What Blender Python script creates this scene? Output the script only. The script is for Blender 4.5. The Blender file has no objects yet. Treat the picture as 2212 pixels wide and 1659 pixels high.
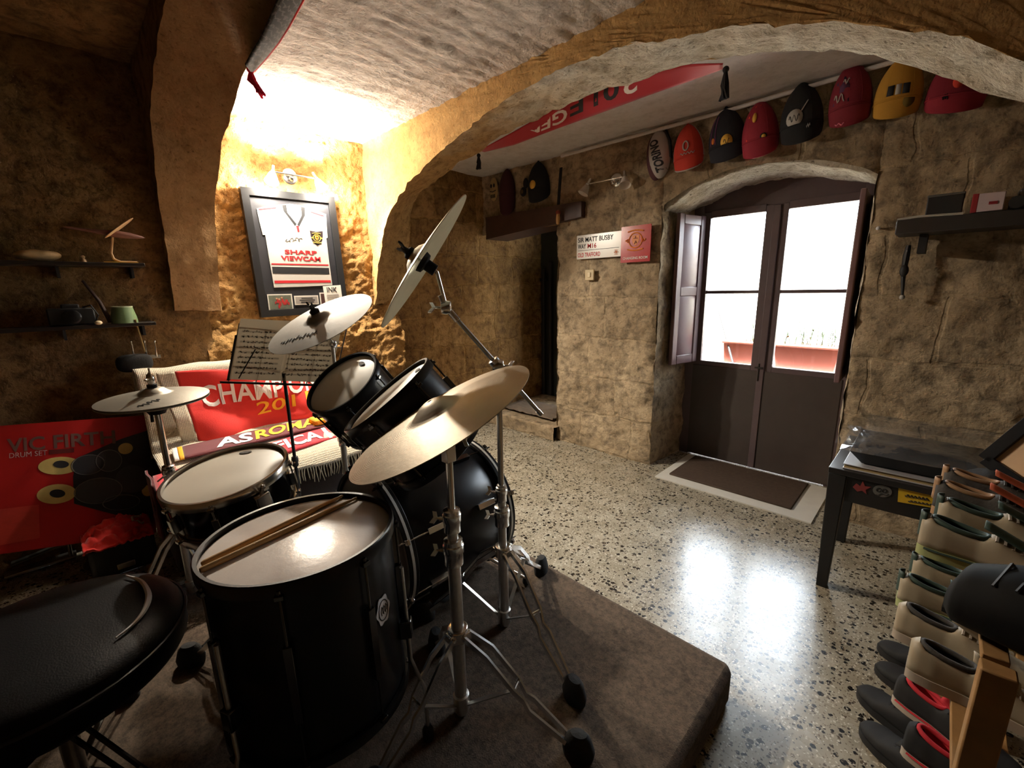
import bpy, bmesh, math, random
from mathutils import Vector as V, Matrix, noise
random.seed(7)
PI=math.pi
sc=bpy.context.scene
COL=sc.collection
# ---------------------------------------------------------------- camera
FPX=940.0; PW,PH=2212.0,1659.0
CAMLOC=V((0,0,1.40))
cR=V((0.71399,0.69990,-0.01805)); cU=V((-0.13621,0.16421,0.97698)); cF=V((-0.68675,0.69510,-0.21257))
cF.normalize(); cR=(cR-cF*cR.dot(cF)).normalized(); cU=cR.cross(cF).normalized()
cam=bpy.data.objects.new('camera',bpy.data.cameras.new('camera')); COL.objects.link(cam)
cam.data.sensor_width=36; cam.data.lens=FPX/PW*36; cam.data.clip_start=.02
M=Matrix((cR,cU,-cF)).transposed().to_4x4(); M.translation=CAMLOC; cam.matrix_world=M
sc.camera=cam
def ray(x,y): return cF+cR*((x-PW/2)/FPX)-cU*((y-PH/2)/FPX)
def at(x,y,ax,val):
    """world point where the sight line of a photo pixel meets the plane ax = val"""
    i='xyz'.index(ax); d=ray(x,y); return CAMLOC+d*((val-CAMLOC[i])/d[i])
# ---------------------------------------------------------------- world, light, exposure
sc.view_settings.view_transform='Standard'; sc.view_settings.look='None'
sc.view_settings.exposure=1.2; sc.view_settings.gamma=1.0; sc.view_settings.use_curve_mapping=False
sc.cycles.use_denoising=True
sc.cycles.max_bounces=10; sc.cycles.diffuse_bounces=6; sc.cycles.sample_clamp_indirect=4.0
sc.cycles.caustics_reflective=False; sc.cycles.caustics_refractive=False
w=bpy.data.worlds.new('sky'); sc.world=w; w.use_nodes=True
bg=w.node_tree.nodes['Background']; bg.inputs[0].default_value=(.80,.90,1.0,1); bg.inputs[1].default_value=14.0
def lamp(name,kind,loc,energy,color,**kw):
    l=bpy.data.lights.new(name,kind); l.energy=energy; l.color=color
    for k,v in kw.items(): setattr(l,k,v)
    o=bpy.data.objects.new(name,l); COL.objects.link(o); o.location=loc; return o
sun=lamp('sun','SUN',(0,0,6),55.0,(1,.95,.86),angle=.01); sun.rotation_euler=V((.3,.12,-.95)).to_track_quat('-Z','Y').to_euler()
portal=lamp('daylight through the door panes','AREA',(-.91,3.66,1.36),1,(1,1,1),shape='RECTANGLE',size=1.0,size_y=1.2)
portal.data.cycles.is_portal=True; portal.rotation_euler=(PI/2,0,PI)  # set again below
portal.rotation_euler=V((0,-1,0)).to_track_quat('-Z','Z').to_euler()
LAMP_WARM=(1.0,.80,.52)
# ---------------------------------------------------------------- helpers
MS={}
def link(o,parent=None):
    COL.objects.link(o)
    if parent is not None: o.parent=parent
    return o
def tag(o,label=None,cat=None,group=None,kind=None):
    if label: o['label']=label
    if cat: o['category']=cat
    if group: o['group']=group
    if kind: o['kind']=kind
    return o
def thing(name,label,cat,loc=(0,0,0),group=None,M=None):
    o=bpy.data.objects.new(name,None); COL.objects.link(o); o.empty_display_size=.05
    m=M if M is not None else Matrix.Translation(loc)
    o.matrix_world=m; MS[o]=m.copy(); return tag(o,label,cat,group)
def mat_of(o): return MS.get(o,Matrix())
def frame(c,z,x=None):
    """matrix at c with local z along z, local x near x"""
    z=V(z).normalized(); x=V(x) if x is not None else (V((1,0,0)) if abs(z.x)<.9 else V((0,1,0)))
    x=(x-z*x.dot(z)).normalized(); y=z.cross(x)
    m=Matrix((x,y,z)).transposed().to_4x4(); m.translation=V(c); return m
class MB:
    def __init__(s): s.v=[];s.f=[];s.m=[]
    def add(s,vs,fs,mi=0):
        n=len(s.v); s.v+=[V(p) for p in vs]; s.f+=[[i+n for i in f] for f in fs]; s.m+=[mi]*len(fs); return s
    def box(s,c,sz,M=None,mi=0,taper=1.0):
        c=V(c);h=V(sz)/2
        vs=[]
        for z in(-1,1):
            t=taper if z<0 else 1
            for x,y in((-1,-1),(1,-1),(1,1),(-1,1)): vs.append(c+V((x*h.x*t,y*h.y*t,z*h.z)))
        if M is not None: vs=[M@p for p in vs]
        return s.add(vs,[(3,2,1,0),(4,5,6,7),(0,1,5,4),(1,2,6,5),(2,3,7,6),(3,0,4,7)],mi)
    def tube(s,pts,r,seg=10,mi=0,closed=False,flat=None):
        P=[V(p) for p in pts]; n=len(P); R=r if isinstance(r,(list,tuple)) else [r]*n
        T=[]
        for i in range(n):
            a=P[i-1] if (i>0 or closed) else P[i]; b=P[(i+1)%n] if (i<n-1 or closed) else P[i]
            T.append((b-a).normalized())
        x=T[0].orthogonal().normalized(); vs=[]
        for i in range(n):
            x=(x-T[i]*x.dot(T[i])); x=x.normalized() if x.length>1e-6 else T[i].orthogonal().normalized(); y=T[i].cross(x)
            for k in range(seg):
                a=2*PI*k/seg; vs.append(P[i]+(x*math.cos(a)+y*math.sin(a))*R[i])
        fs=[]
        for i in range(n if closed else n-1):
            j=(i+1)%n
            for k in range(seg):
                l=(k+1)%seg; fs.append((i*seg+k,i*seg+l,j*seg+l,j*seg+k))
        if not closed: fs+=[tuple(range(seg))[::-1],tuple((n-1)*seg+k for k in range(seg))]
        return s.add(vs,fs,mi)
    def bar(s,pts,wv,hv,mi=0):
        """rectangular bar along a path; wv, hv half-extent vectors"""
        P=[V(p) for p in pts]; wv=V(wv);hv=V(hv); vs=[]
        for p in P: vs+=[p-wv-hv,p+wv-hv,p+wv+hv,p-wv+hv]
        fs=[(0,1,2,3)[::-1],tuple(4*(len(P)-1)+k for k in range(4))]
        for i in range(len(P)-1):
            for k in range(4):
                l=(k+1)%4; fs.append((4*i+k,4*i+l,4*i+4+l,4*i+4+k))
        return s.add(vs,fs,mi)
    def lathe(s,prof,M=None,seg=40,mi=0,closed=False):
        M=M or Matrix(); vs=[];n=len(prof)
        for r,z in prof:
            for k in range(seg):
                a=2*PI*k/seg; vs.append(M@V((r*math.cos(a),r*math.sin(a),z)))
        fs=[]
        for i in range(n if closed else n-1):
            j=(i+1)%n
            for k in range(seg):
                l=(k+1)%seg; fs.append((i*seg+k,i*seg+l,j*seg+l,j*seg+k))
        if not closed:
            if prof[0][0]>1e-5: fs.append(tuple(range(seg))[::-1])
            if prof[-1][0]>1e-5: fs.append(tuple((n-1)*seg+k for k in range(seg)))
        return s.add(vs,fs,mi)
    def rod(s,a,b,r,seg=12,mi=0,r2=None): return s.tube([a,b],[r,r if r2 is None else r2],seg,mi)
    def ball(s,c,r,M=None,seg=16,mi=0):
        r=V(r) if not isinstance(r,(int,float)) else V((r,r,r)); m=(M or Matrix())@Matrix.Translation(V(c))@Matrix.Diagonal((r.x,r.y,r.z,1))
        n=seg//2; return s.lathe([(max(1e-6,math.sin(PI*i/n)),-math.cos(PI*i/n)) for i in range(n+1)],m,seg,mi)
    def grid(s,fn,nu,nv,mi=0):
        vs=[V(fn(u/nu,v/nv)) for v in range(nv+1) for u in range(nu+1)]; q=nu+1
        return s.add(vs,[(v*q+u,v*q+u+1,(v+1)*q+u+1,(v+1)*q+u) for v in range(nv) for u in range(nu)],mi)
    def prism(s,out,th,M=None,mi=0):
        M=M or Matrix(); n=len(out)
        a=[M@V((x,y,0)) for x,y in out]; b=[M@V((x,y,th)) for x,y in out]
        return s.add(a+b,[tuple(range(n))[::-1],tuple(range(n,2*n))]+[(i,(i+1)%n,n+(i+1)%n,n+i) for i in range(n)],mi)
    def build(s,name,mats,parent=None,world=True,bevel=0,sub=0,angle=40,solid=0):
        vs=s.v
        if parent is not None and world:
            im=mat_of(parent).inverted(); vs=[im@p for p in vs]
        me=bpy.data.meshes.new(name); me.from_pydata([tuple(p) for p in vs],[],s.f); me.validate()
        for m in (mats if isinstance(mats,(list,tuple)) else [mats]): me.materials.append(m)
        if len(me.polygons)==len(s.m): me.polygons.foreach_set('material_index',s.m)
        me.polygons.foreach_set('use_smooth',[True]*len(me.polygons))
        bm=bmesh.new(); bm.from_mesh(me); bmesh.ops.recalc_face_normals(bm,faces=bm.faces); bm.to_mesh(me); bm.free()
        me.set_sharp_from_angle(angle=math.radians(angle)); me.update()
        o=link(bpy.data.objects.new(name,me),parent); MS[o]=mat_of(parent) if parent is not None else Matrix()
        if solid: md=o.modifiers.new('solid','SOLIDIFY'); md.thickness=solid; md.offset=0
        if bevel: md=o.modifiers.new('bevel','BEVEL'); md.width=bevel; md.segments=2; md.limit_method='ANGLE'; md.angle_limit=.6
        if sub: md=o.modifiers.new('sub','SUBSURF'); md.levels=sub; md.render_levels=sub
        return o
def dup(o,parent=None,mw=None):
    c=o.copy(); link(c,parent)
    MS[c]=mat_of(o)
    for ch in list(o.children): dup(ch,c)
    return c
def place(o,m): o.matrix_world=m; MS[o]=m.copy()
def text(name,s,size,mat,parent,M,ext=.0006,bold=0,warp=None,align='LEFT',sx=1,shear=0,box=None):
    cu=bpy.data.curves.new(name,'FONT'); cu.body=s; cu.size=size; cu.extrude=ext; cu.offset=bold; cu.align_x=align; cu.shear=shear; cu.resolution_u=3
    t=bpy.data.objects.new('t',cu); COL.objects.link(t); me=bpy.data.meshes.new_from_object(t); bpy.data.objects.remove(t); bpy.data.curves.remove(cu)
    me.name=name
    if box:
        xs=[v.co.x for v in me.vertices]; ys=[v.co.y for v in me.vertices]; x0,x1,y0,y1=min(xs),max(xs),min(ys),max(ys)
        for v in me.vertices: v.co.x=(v.co.x-x0)/(x1-x0)*box[0]; v.co.y=(v.co.y-y0)/(y1-y0)*box[1]
    if warp:
        bm=bmesh.new(); bm.from_mesh(me); bmesh.ops.triangulate(bm,faces=bm.faces); bmesh.ops.subdivide_edges(bm,edges=[e for e in bm.edges if e.calc_length()>size*.12],cuts=2); bm.to_mesh(me); bm.free()
    im=mat_of(parent).inverted() if parent is not None else Matrix()
    for v in me.vertices:
        p=V((v.co.x*sx,v.co.y,v.co.z)); p=(M@p) if not warp else V(warp(p)); v.co=im@p
    me.materials.clear(); me.materials.append(mat); me.update()
    o=link(bpy.data.objects.new(name,me),parent); MS[o]=mat_of(parent) if parent is not None else Matrix(); return o
def catmull(P,n):
    P=[V(p) for p in P]; out=[]
    Q=[P[0]*2-P[1]]+P+[P[-1]*2-P[-2]]
    m=len(P)-1
    L=[0]
    for i in range(m): L.append(L[-1]+(P[i+1]-P[i]).length)
    for k in range(n):
        s=L[-1]*k/(n-1); i=0
        while i<m-1 and s>L[i+1]: i+=1
        t=(s-L[i])/max(1e-9,L[i+1]-L[i]); a,b,c,d=Q[i:i+4]
        out.append(.5*((2*b)+(c-a)*t+(2*a-5*b+4*c-d)*t*t+(3*b-a-3*c+d)*t**3))
    return out
def fr(p,s,o=4,seed=0.0): return noise.fractal(V(p)*s+V((seed,seed*1.7,-seed)),1.0,2.0,o)
# ---------------------------------------------------------------- materials
def srgb(r,g,b): return tuple(((c/255)/12.92 if c<=10 else ((c/255+.055)/1.055)**2.4) for c in (r,g,b))
def newmat(name):
    m=bpy.data.materials.new(name); m.use_nodes=True; nt=m.node_tree; p=nt.nodes['Principled BSDF']; return m,nt,p
def nd(nt,t,**kw):
    n=nt.nodes.new(t)
    for k,v in kw.items():
        if k.startswith('i_'): n.inputs[k[2:].replace('_',' ')].default_value=v
        else: setattr(n,k,v)
    return n
def mix(nt,a,b,fac,mode='MIX'):
    n=nt.nodes.new('ShaderNodeMix'); n.data_type='RGBA'; n.blend_type=mode
    for i,val in((0,fac),(6,a),(7,b)):
        if hasattr(val,'is_output'): nt.links.new(val,n.inputs[i])
        else: n.inputs[i].default_value=val if i==0 else (tuple(val)+(1,))[:4]
    return n.outputs[2]
def ramp(nt,src,stops):
    r=nt.nodes.new('ShaderNodeValToRGB'); e=r.color_ramp.elements
    while len(e)<len(stops): e.new(.5)
    for k,(p,c) in enumerate(stops):
        e[k].position=p; e[k].color=(c,c,c,1) if isinstance(c,(int,float)) else tuple(c)+(1,)
    nt.links.new(src,r.inputs[0]); return r.outputs[0]
def mth(nt,op,a,b=None):
    n=nt.nodes.new('ShaderNodeMath'); n.operation=op
    for i,val in((0,a),(1,b)):
        if val is None: continue
        if hasattr(val,'is_output'): nt.links.new(val,n.inputs[i])
        else: n.inputs[i].default_value=val
    return n.outputs[0]
def tex(nt,scale,detail=6,rough=.6,vec=None,dist=0):
    n=nd(nt,'ShaderNodeTexNoise'); n.inputs['Scale'].default_value=scale; n.inputs['Detail'].default_value=detail; n.inputs['Roughness'].default_value=rough; n.inputs['Distortion'].default_value=dist
    if vec is not None: nt.links.new(vec,n.inputs['Vector'])
    return n.outputs['Fac']
def ocoord(nt): return nd(nt,'ShaderNodeTexCoord').outputs['Object']
def bump(nt,p,h,strength=.4,dist=.01):
    b=nd(nt,'ShaderNodeBump'); b.inputs['Strength'].default_value=strength; b.inputs['Distance'].default_value=dist
    nt.links.new(h,b.inputs['Height']); nt.links.new(b.outputs[0],p.inputs['Normal'])
def mat(name,col,rough=.6,metal=0,var=0,vs=20,bmp=0,bs=60,spec=.5,coat=0,sheen=0,emis=None,es=0):
    m,nt,p=newmat(name); p.inputs['Base Color'].default_value=tuple(col)+(1,); p.inputs['Roughness'].default_value=rough; p.inputs['Metallic'].default_value=metal
    p.inputs['Specular IOR Level'].default_value=spec; p.inputs['Coat Weight'].default_value=coat; p.inputs['Sheen Weight'].default_value=sheen
    if var or bmp: oc=ocoord(nt)
    if var:
        f=tex(nt,vs,5,.6,oc); c=mix(nt,tuple(x*(1-var) for x in col),tuple(min(1,x*(1+var)) for x in col),f); nt.links.new(c,p.inputs['Base Color'])
    if bmp: bump(nt,p,tex(nt,bs,4,.6,oc),bmp,.004)
    if emis: p.inputs['Emission Color'].default_value=tuple(emis)+(1,); p.inputs['Emission Strength'].default_value=es
    return m
def stone(name,c1,c2,dark,axes='xz',block=None,bstr=.7,stain=.5,pit=.5):
    m,nt,p=newmat(name); oc=ocoord(nt); p.inputs['Roughness'].default_value=.95; p.inputs['Specular IOR Level'].default_value=.12
    n1=tex(nt,2.2,8,.62,oc); n2=tex(nt,14,8,.65,oc,.3); n3=tex(nt,55,5,.6,oc)
    c=mix(nt,c1,c2,ramp(nt,n1,[(.3,0),(.7,1)]))
    c=mix(nt,c,dark,mth(nt,'MULTIPLY',ramp(nt,n2,[(.34,1),(.56,0)]),stain))
    c=mix(nt,c,tuple(x*.35 for x in dark),mth(nt,'MULTIPLY',ramp(nt,n3,[(.30,1),(.42,0)]),pit))
    h=mth(nt,'ADD',mth(nt,'MULTIPLY',n2,.8),mth(nt,'MULTIPLY',n3,.35))
    if block:
        sx=nd(nt,'ShaderNodeSeparateXYZ'); nt.links.new(oc,sx.inputs[0]); cx=nd(nt,'ShaderNodeCombineXYZ')
        wob=mth(nt,'MULTIPLY',mth(nt,'SUBTRACT',tex(nt,5,3,.5,oc),.5),.09)
        nt.links.new(mth(nt,'ADD',sx.outputs['XYZ'.index(axes[0].upper())],wob),cx.inputs[0]); nt.links.new(mth(nt,'ADD',sx.outputs['XYZ'.index(axes[1].upper())],wob),cx.inputs[1])
        b=nd(nt,'ShaderNodeTexBrick',offset=.43,squash=.8,squash_frequency=3); nt.links.new(cx.outputs[0],b.inputs['Vector'])
        for k,v in(('Scale',1.0),('Brick Width',block[0]),('Row Height',block[1]),('Mortar Size',.012),('Mortar Smooth',.6),('Bias',0.0)): b.inputs[k].default_value=v
        b.inputs['Color1'].default_value=(.62,.60,.58,1); b.inputs['Color2'].default_value=(1,1,1,1); b.inputs['Mortar'].default_value=(.92,.90,.84,1)
        c=mix(nt,c,b.outputs['Color'],block[2] if len(block)>2 else .6,'MULTIPLY')
        h=mth(nt,'SUBTRACT',h,mth(nt,'MULTIPLY',b.outputs['Fac'],.22))
    nt.links.new(c,p.inputs['Base Color']); bump(nt,p,h,bstr,.03); return m
HONEY=srgb(203,162,103); HONEY2=srgb(176,134,84); BROWN=srgb(112,78,46)
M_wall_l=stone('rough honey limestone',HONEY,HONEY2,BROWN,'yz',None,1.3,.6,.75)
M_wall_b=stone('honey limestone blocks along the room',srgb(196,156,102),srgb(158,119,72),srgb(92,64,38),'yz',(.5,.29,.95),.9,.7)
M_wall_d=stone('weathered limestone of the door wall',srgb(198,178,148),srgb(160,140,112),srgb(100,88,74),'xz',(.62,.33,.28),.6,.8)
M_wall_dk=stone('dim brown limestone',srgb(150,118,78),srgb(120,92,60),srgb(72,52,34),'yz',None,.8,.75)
M_arch=stone('dressed arch limestone',srgb(205,168,112),srgb(182,145,94),srgb(126,94,58),'xz',None,.6,.4)
M_soffit=stone('pale limestone with painted daylight',srgb(224,218,204),srgb(200,190,170),srgb(132,112,84),'xz',None,1.0,.6,.75)
M_ceil=stone('pale stone ceiling slabs',srgb(226,218,210),srgb(204,194,186),srgb(150,136,124),'xy',None,.9,.5,.4)
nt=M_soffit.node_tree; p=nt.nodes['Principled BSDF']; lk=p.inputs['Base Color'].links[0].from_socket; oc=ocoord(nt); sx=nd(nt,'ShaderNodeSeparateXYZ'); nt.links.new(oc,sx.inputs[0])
f=ramp(nt,mth(nt,'ADD',mth(nt,'ADD',mth(nt,'MULTIPLY',sx.outputs[0],.55),1.45),mth(nt,'MULTIPLY',mth(nt,'SUBTRACT',tex(nt,4,6,.6,oc),.5),.9)),[(.15,0),(.75,1)])  # honey to pale along X: daylight painted into the arch soffit colour
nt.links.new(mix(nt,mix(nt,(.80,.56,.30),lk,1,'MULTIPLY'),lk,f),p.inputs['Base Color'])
M_plaster=stone('white plaster',srgb(226,222,222),srgb(212,208,206),srgb(150,140,130),'xy',None,.25,.25,.15)
M_black=mat('gloss black lacquer',(.005,.005,.006),.30,spec=.28)
M_blackm=mat('matt black',(.012,.012,.013),.6)
M_rubber=mat('black rubber',(.010,.010,.010),.85,bmp=.3,bs=200)
M_chrome=mat('chrome',(.74,.73,.71),.2,1,var=.12,vs=40)
M_steel=mat('worn steel tube',(.58,.57,.54),.36,1,var=.25,vs=60)
M_bchrome=mat('black chrome',(.10,.10,.10),.15,1)
M_head=mat('coated white drumhead',srgb(222,214,198),.42,var=.10,vs=9,spec=.4)
M_headclear=mat('glossy white drumhead',srgb(226,218,212),.22,var=.12,vs=14,bmp=.15,bs=30,spec=.6)
M_white=mat('white plastic',(.75,.75,.75),.5)
M_felt=mat('dark felt',(.008,.007,.007),.95,bmp=.4,bs=150)
M_wood=mat('pale hickory',srgb(176,138,84),.55,var=.3,vs=30)
M_pine=mat('raw pine',srgb(152,114,68),.7,var=.3,vs=18,bmp=.2)
M_dwood=mat('dark stained wood',srgb(74,52,46),.5,var=.4,vs=12,bmp=.15)
M_bwood=mat('brown varnished door wood',srgb(90,76,78),.42,var=.25,vs=10)
M_red=mat('red cotton',srgb(216,38,28),.85,var=.12,vs=6,sheen=.3,bmp=.3,bs=250)
M_drkred=mat('dark red cotton',srgb(140,20,28),.85,var=.15,sheen=.3,bmp=.3,bs=250)
M_maroon=mat('maroon wool',srgb(92,18,26),.9,sheen=.3,bmp=.4,bs=250)
M_wtext=mat('white print',srgb(238,232,226),.75)
M_ytext=mat('yellow print',srgb(236,168,30),.75)
M_btext=mat('black print',(.01,.01,.012),.7)
M_rtext=mat('red print',srgb(200,30,40),.7)
M_grey=mat('grey print',srgb(150,140,135),.7)
M_gold=mat('gold print',srgb(226,178,70),.6)
def cloth_knit(name,col):
    m,nt,p=newmat(name); oc=ocoord(nt); p.inputs['Roughness'].default_value=.95; p.inputs['Sheen Weight'].default_value=.3
    w1=nd(nt,'ShaderNodeTexWave',bands_direction='Y'); w1.inputs['Scale'].default_value=42; w1.inputs['Distortion'].default_value=1.5; nt.links.new(oc,w1.inputs['Vector'])
    w2=nd(nt,'ShaderNodeTexWave',bands_direction='Z'); w2.inputs['Scale'].default_value=42; w2.inputs['Distortion'].default_value=1.5; nt.links.new(oc,w2.inputs['Vector'])
    h=mth(nt,'MULTIPLY',w1.outputs['Fac'],w2.outputs['Fac'])
    nt.links.new(mix(nt,tuple(x*.72 for x in col),col,h),p.inputs['Base Color']); bump(nt,p,h,.5,.006); return m
M_knit=cloth_knit('cream knitted cotton',srgb(226,212,186))
def terrazzo():
    m,nt,p=newmat('terrazzo'); oc=ocoord(nt)
    d=nd(nt,'ShaderNodeTexNoise'); d.inputs['Scale'].default_value=60; d.inputs['Detail'].default_value=2; nt.links.new(oc,d.inputs['Vector'])
    vv=nd(nt,'ShaderNodeVectorMath',operation='MULTIPLY_ADD'); nt.links.new(d.outputs['Color'],vv.inputs[0]); vv.inputs[1].default_value=(.012,.012,.012); nt.links.new(oc,vv.inputs[2])
    base=mix(nt,srgb(164,157,140),srgb(136,128,110),ramp(nt,tex(nt,7,6,.6,oc),[(.35,0),(.65,1)]))
    for sc_,thr,dmax,cols in((50,.56,.42,(srgb(26,23,21),srgb(86,74,60))),(95,.60,.38,(srgb(66,58,50),srgb(196,188,172))),(150,.5,.4,(srgb(110,98,82),srgb(200,192,176)))):
        v=nd(nt,'ShaderNodeTexVoronoi',feature='F1'); v.inputs['Scale'].default_value=sc_; nt.links.new(vv.outputs[0],v.inputs['Vector'])
        sp=nd(nt,'ShaderNodeSeparateColor'); nt.links.new(v.outputs['Color'],sp.inputs[0])
        on=mth(nt,'MULTIPLY',mth(nt,'GREATER_THAN',sp.outputs[0],thr),mth(nt,'LESS_THAN',v.outputs['Distance'],mth(nt,'MULTIPLY',mth(nt,'ADD',sp.outputs[1],.35),dmax)))
        base=mix(nt,base,mix(nt,cols[0],cols[1],mth(nt,'GREATER_THAN',sp.outputs[2],.72)),on)
    b=nd(nt,'ShaderNodeTexBrick',offset=0); nt.links.new(oc,b.inputs['Vector'])
    for k,v_ in(('Scale',1.0),('Brick Width',.4),('Row Height',.4),('Mortar Size',.0018),('Mortar Smooth',.1)): b.inputs[k].default_value=v_
    base=mix(nt,base,srgb(120,108,92),mth(nt,'MULTIPLY',b.outputs['Fac'],.6))
    nt.links.new(base,p.inputs['Base Color'])
    nt.links.new(ramp(nt,tex(nt,5,5,.6,oc),[(.3,.20),(.7,.30)]),p.inputs['Roughness']); p.inputs['Specular IOR Level'].default_value=.6
    bump(nt,p,tex(nt,9,4,.5,oc),.05,.01)
    return m
M_floor=terrazzo()
M_carpet,nt,p=newmat('brown grey carpet'); p.inputs['Roughness'].default_value=.95; p.inputs['Specular IOR Level'].default_value=.1; oc=ocoord(nt)
c1=mix(nt,srgb(66,58,50),srgb(100,86,74),ramp(nt,tex(nt,42,6,.75,oc),[(.36,0),(.64,1)])); c1=mix(nt,c1,srgb(44,38,34),mth(nt,'MULTIPLY',ramp(nt,tex(nt,150,3,.6,oc),[(.32,1),(.46,0)]),.6)); nt.links.new(mix(nt,c1,srgb(112,98,84),mth(nt,'MULTIPLY',ramp(nt,tex(nt,3.5,5,.6,oc),[(.45,0),(.75,1)]),.35)),p.inputs['Base Color']); bump(nt,p,tex(nt,220,4,.6,oc),.6,.004)
M_mat=mat('brown coir mat',srgb(72,60,52),.95,var=.3,vs=40,bmp=.6,bs=260,spec=.1)
M_marble=mat('white marble strip',srgb(206,204,196),.4,var=.12,vs=12)
def glassmat(name,tint=(1,1,1),gl=.9):
    m,nt,p=newmat(name); nt.nodes.remove(p); t=nd(nt,'ShaderNodeBsdfTransparent'); t.inputs[0].default_value=tuple(tint)+(1,)
    g=nd(nt,'ShaderNodeBsdfGlossy'); g.inputs['Roughness'].default_value=.03; f=nd(nt,'ShaderNodeFresnel'); f.inputs[0].default_value=1.45
    mx=nd(nt,'ShaderNodeMixShader'); nt.links.new(mth(nt,'MULTIPLY',f.outputs[0],gl),mx.inputs[0]); nt.links.new(t.outputs[0],mx.inputs[1]); nt.links.new(g.outputs[0],mx.inputs[2])
    nt.links.new(mx.outputs[0],nt.nodes['Material Output'].inputs[0]); return m
M_glass=glassmat('window glass'); M_film=glassmat('clear plastic film',(.95,.96,.97),.35)
nt=M_film.node_tree; mo=nt.nodes['Material Output']; old=mo.inputs[0].links[0].from_socket; df=nd(nt,'ShaderNodeBsdfDiffuse'); df.inputs[0].default_value=(.8,.82,.85,1); m2=nd(nt,'ShaderNodeMixShader'); m2.inputs[0].default_value=.05
nt.links.new(old,m2.inputs[1]); nt.links.new(df.outputs[0],m2.inputs[2]); nt.links.new(m2.outputs[0],mo.inputs[0])
def brass(name,col,rough,groove=260,metal=.8):
    m,nt,p=newmat(name); oc=ocoord(nt); p.inputs['Metallic'].default_value=metal; p.inputs['Roughness'].default_value=rough
    g=nd(nt,'ShaderNodeTexGradient',gradient_type='SPHERICAL'); 
    ln=nd(nt,'ShaderNodeVectorMath',operation='LENGTH'); nt.links.new(oc,ln.inputs[0])
    ring=mth(nt,'SINE',mth(nt,'MULTIPLY',ln.outputs['Value'],groove*6.0))
    n=tex(nt,26,5,.6,oc)
    nt.links.new(mix(nt,tuple(x*.8 for x in col),col,n),p.inputs['Base Color'])
    bump(nt,p,mth(nt,'ADD',mth(nt,'MULTIPLY',ring,.04),mth(nt,'MULTIPLY',n,.8)),.22,.004); return m
M_cym=brass('worn bronze cymbal',srgb(168,152,126),.45,metal=.5)
M_cym2=brass('pale hammered cymbal',srgb(128,123,112),.6,metal=.25)
M_cym3=brass('dull greenish bronze',srgb(204,202,180),.45)
M_cym4=brass('grey silver cymbal',srgb(192,186,172),.40)
# ---------------------------------------------------------------- the room shell
XL,YD,ZC=-3.35,3.10,2.50
def S(o): o['kind']='structure'; return o
def rough(p,n,a,s=6,seed=0,ridge=0):
    p=V(p); d=fr(p,s,5,seed)*a
    if ridge:
        q=p*1.0; r=abs(fr((q.x*.9,q.y*1.0,q.z*1.35),11.0,6,seed+9)); d+=ridge*(.5-r)
    if ridge>.02: d+=fr(p,26,3,seed+4)*.007
    return p+V(n)*d
# floor
m=MB(); m.grid(lambda u,v:(-3.6+5.6*u,-2.2+6.6*v,0),8,8); S(m.build('floor',M_floor))
# left wall, three bays of different roughness
def wl(u,v,y0,y1,x,a,rg):
    y=y0+(y1-y0)*u; z=-.02+2.74*v
    k=1.0 if z<1.32 else .55
    return rough((x+(.045 if z<1.2 and rg>.02 else 0)*min(1,max(0,(1.2-z)/.12)),y,z),(1,0,0),a,5,3,rg*k)
m=MB(); m.grid(lambda u,v:wl(u,v,.6,2.02,XL,.032,.042),130,230); S(m.build('wall_left',M_wall_l,angle=180))
m=MB(); m.grid(lambda u,v:wl(u,v,1.98,4.6,-3.42,.016,.012),130,130); S(m.build('wall_left_far',M_wall_b,angle=180))
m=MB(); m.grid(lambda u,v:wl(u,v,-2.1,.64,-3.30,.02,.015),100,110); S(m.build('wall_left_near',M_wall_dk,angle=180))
# door wall in columns round the two openings
REC=[(-1.53,1.93),(-1.50,1.97),(-1.31,2.06),(-1.03,2.115),(-.66,2.085),(-.44,2.01),(-.345,1.955)]
def lerpc(P,x):
    if x<=P[0][0]: return P[0][1]
    for a,b in zip(P,P[1:]):
        if x<=b[0]: return a[1]+(b[1]-a[1])*(x-a[0])/(b[0]-a[0])
    return P[-1][1]
RC=[(p.x,p.y) for p in catmull([(x,z,0) for x,z in REC],40)]
m=MB()
def wcol(x0,x1,zb,nu,nv):
    def f(u,v):
        x=x0+(x1-x0)*u; b=zb(x); z=b+(2.66-b)*v
        e=min(1,abs(x+2.48)/.04,abs(x+1.53)/.03,abs(x+.345)/.03)
        return rough((x,YD+.012*(1-e),z),(0,-1,0),.02,4,1,.018)
    m.grid(f,nu,nv)
wcol(-3.5,-2.48,lambda x:1.93,60,36); wcol(-2.48,-1.53,lambda x:-.02,56,150); wcol(-1.53,-.345,lambda x:lerpc(RC,x),70,30); wcol(-.345,2.0,lambda x:-.02,110,120)
S(m.build('wall_back',M_wall_d,angle=180))
# solid masonry behind the faces
m=MB()
for a,b,z0,z1 in((-2.44,-1.545,-.02,2.7),(-.33,2.0,-.02,2.7),(-1.56,-.32,2.16,2.7),(-3.7,-2.43,2.03,2.7)): m.box(((a+b)/2,3.385,(z0+z1)/2),(b-a,.47,z1-z0))
m.box((-3.52,1.2,1.3),(.06,6.6,2.9)); S(m.build('wall_back_core',M_wall_dk))
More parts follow.
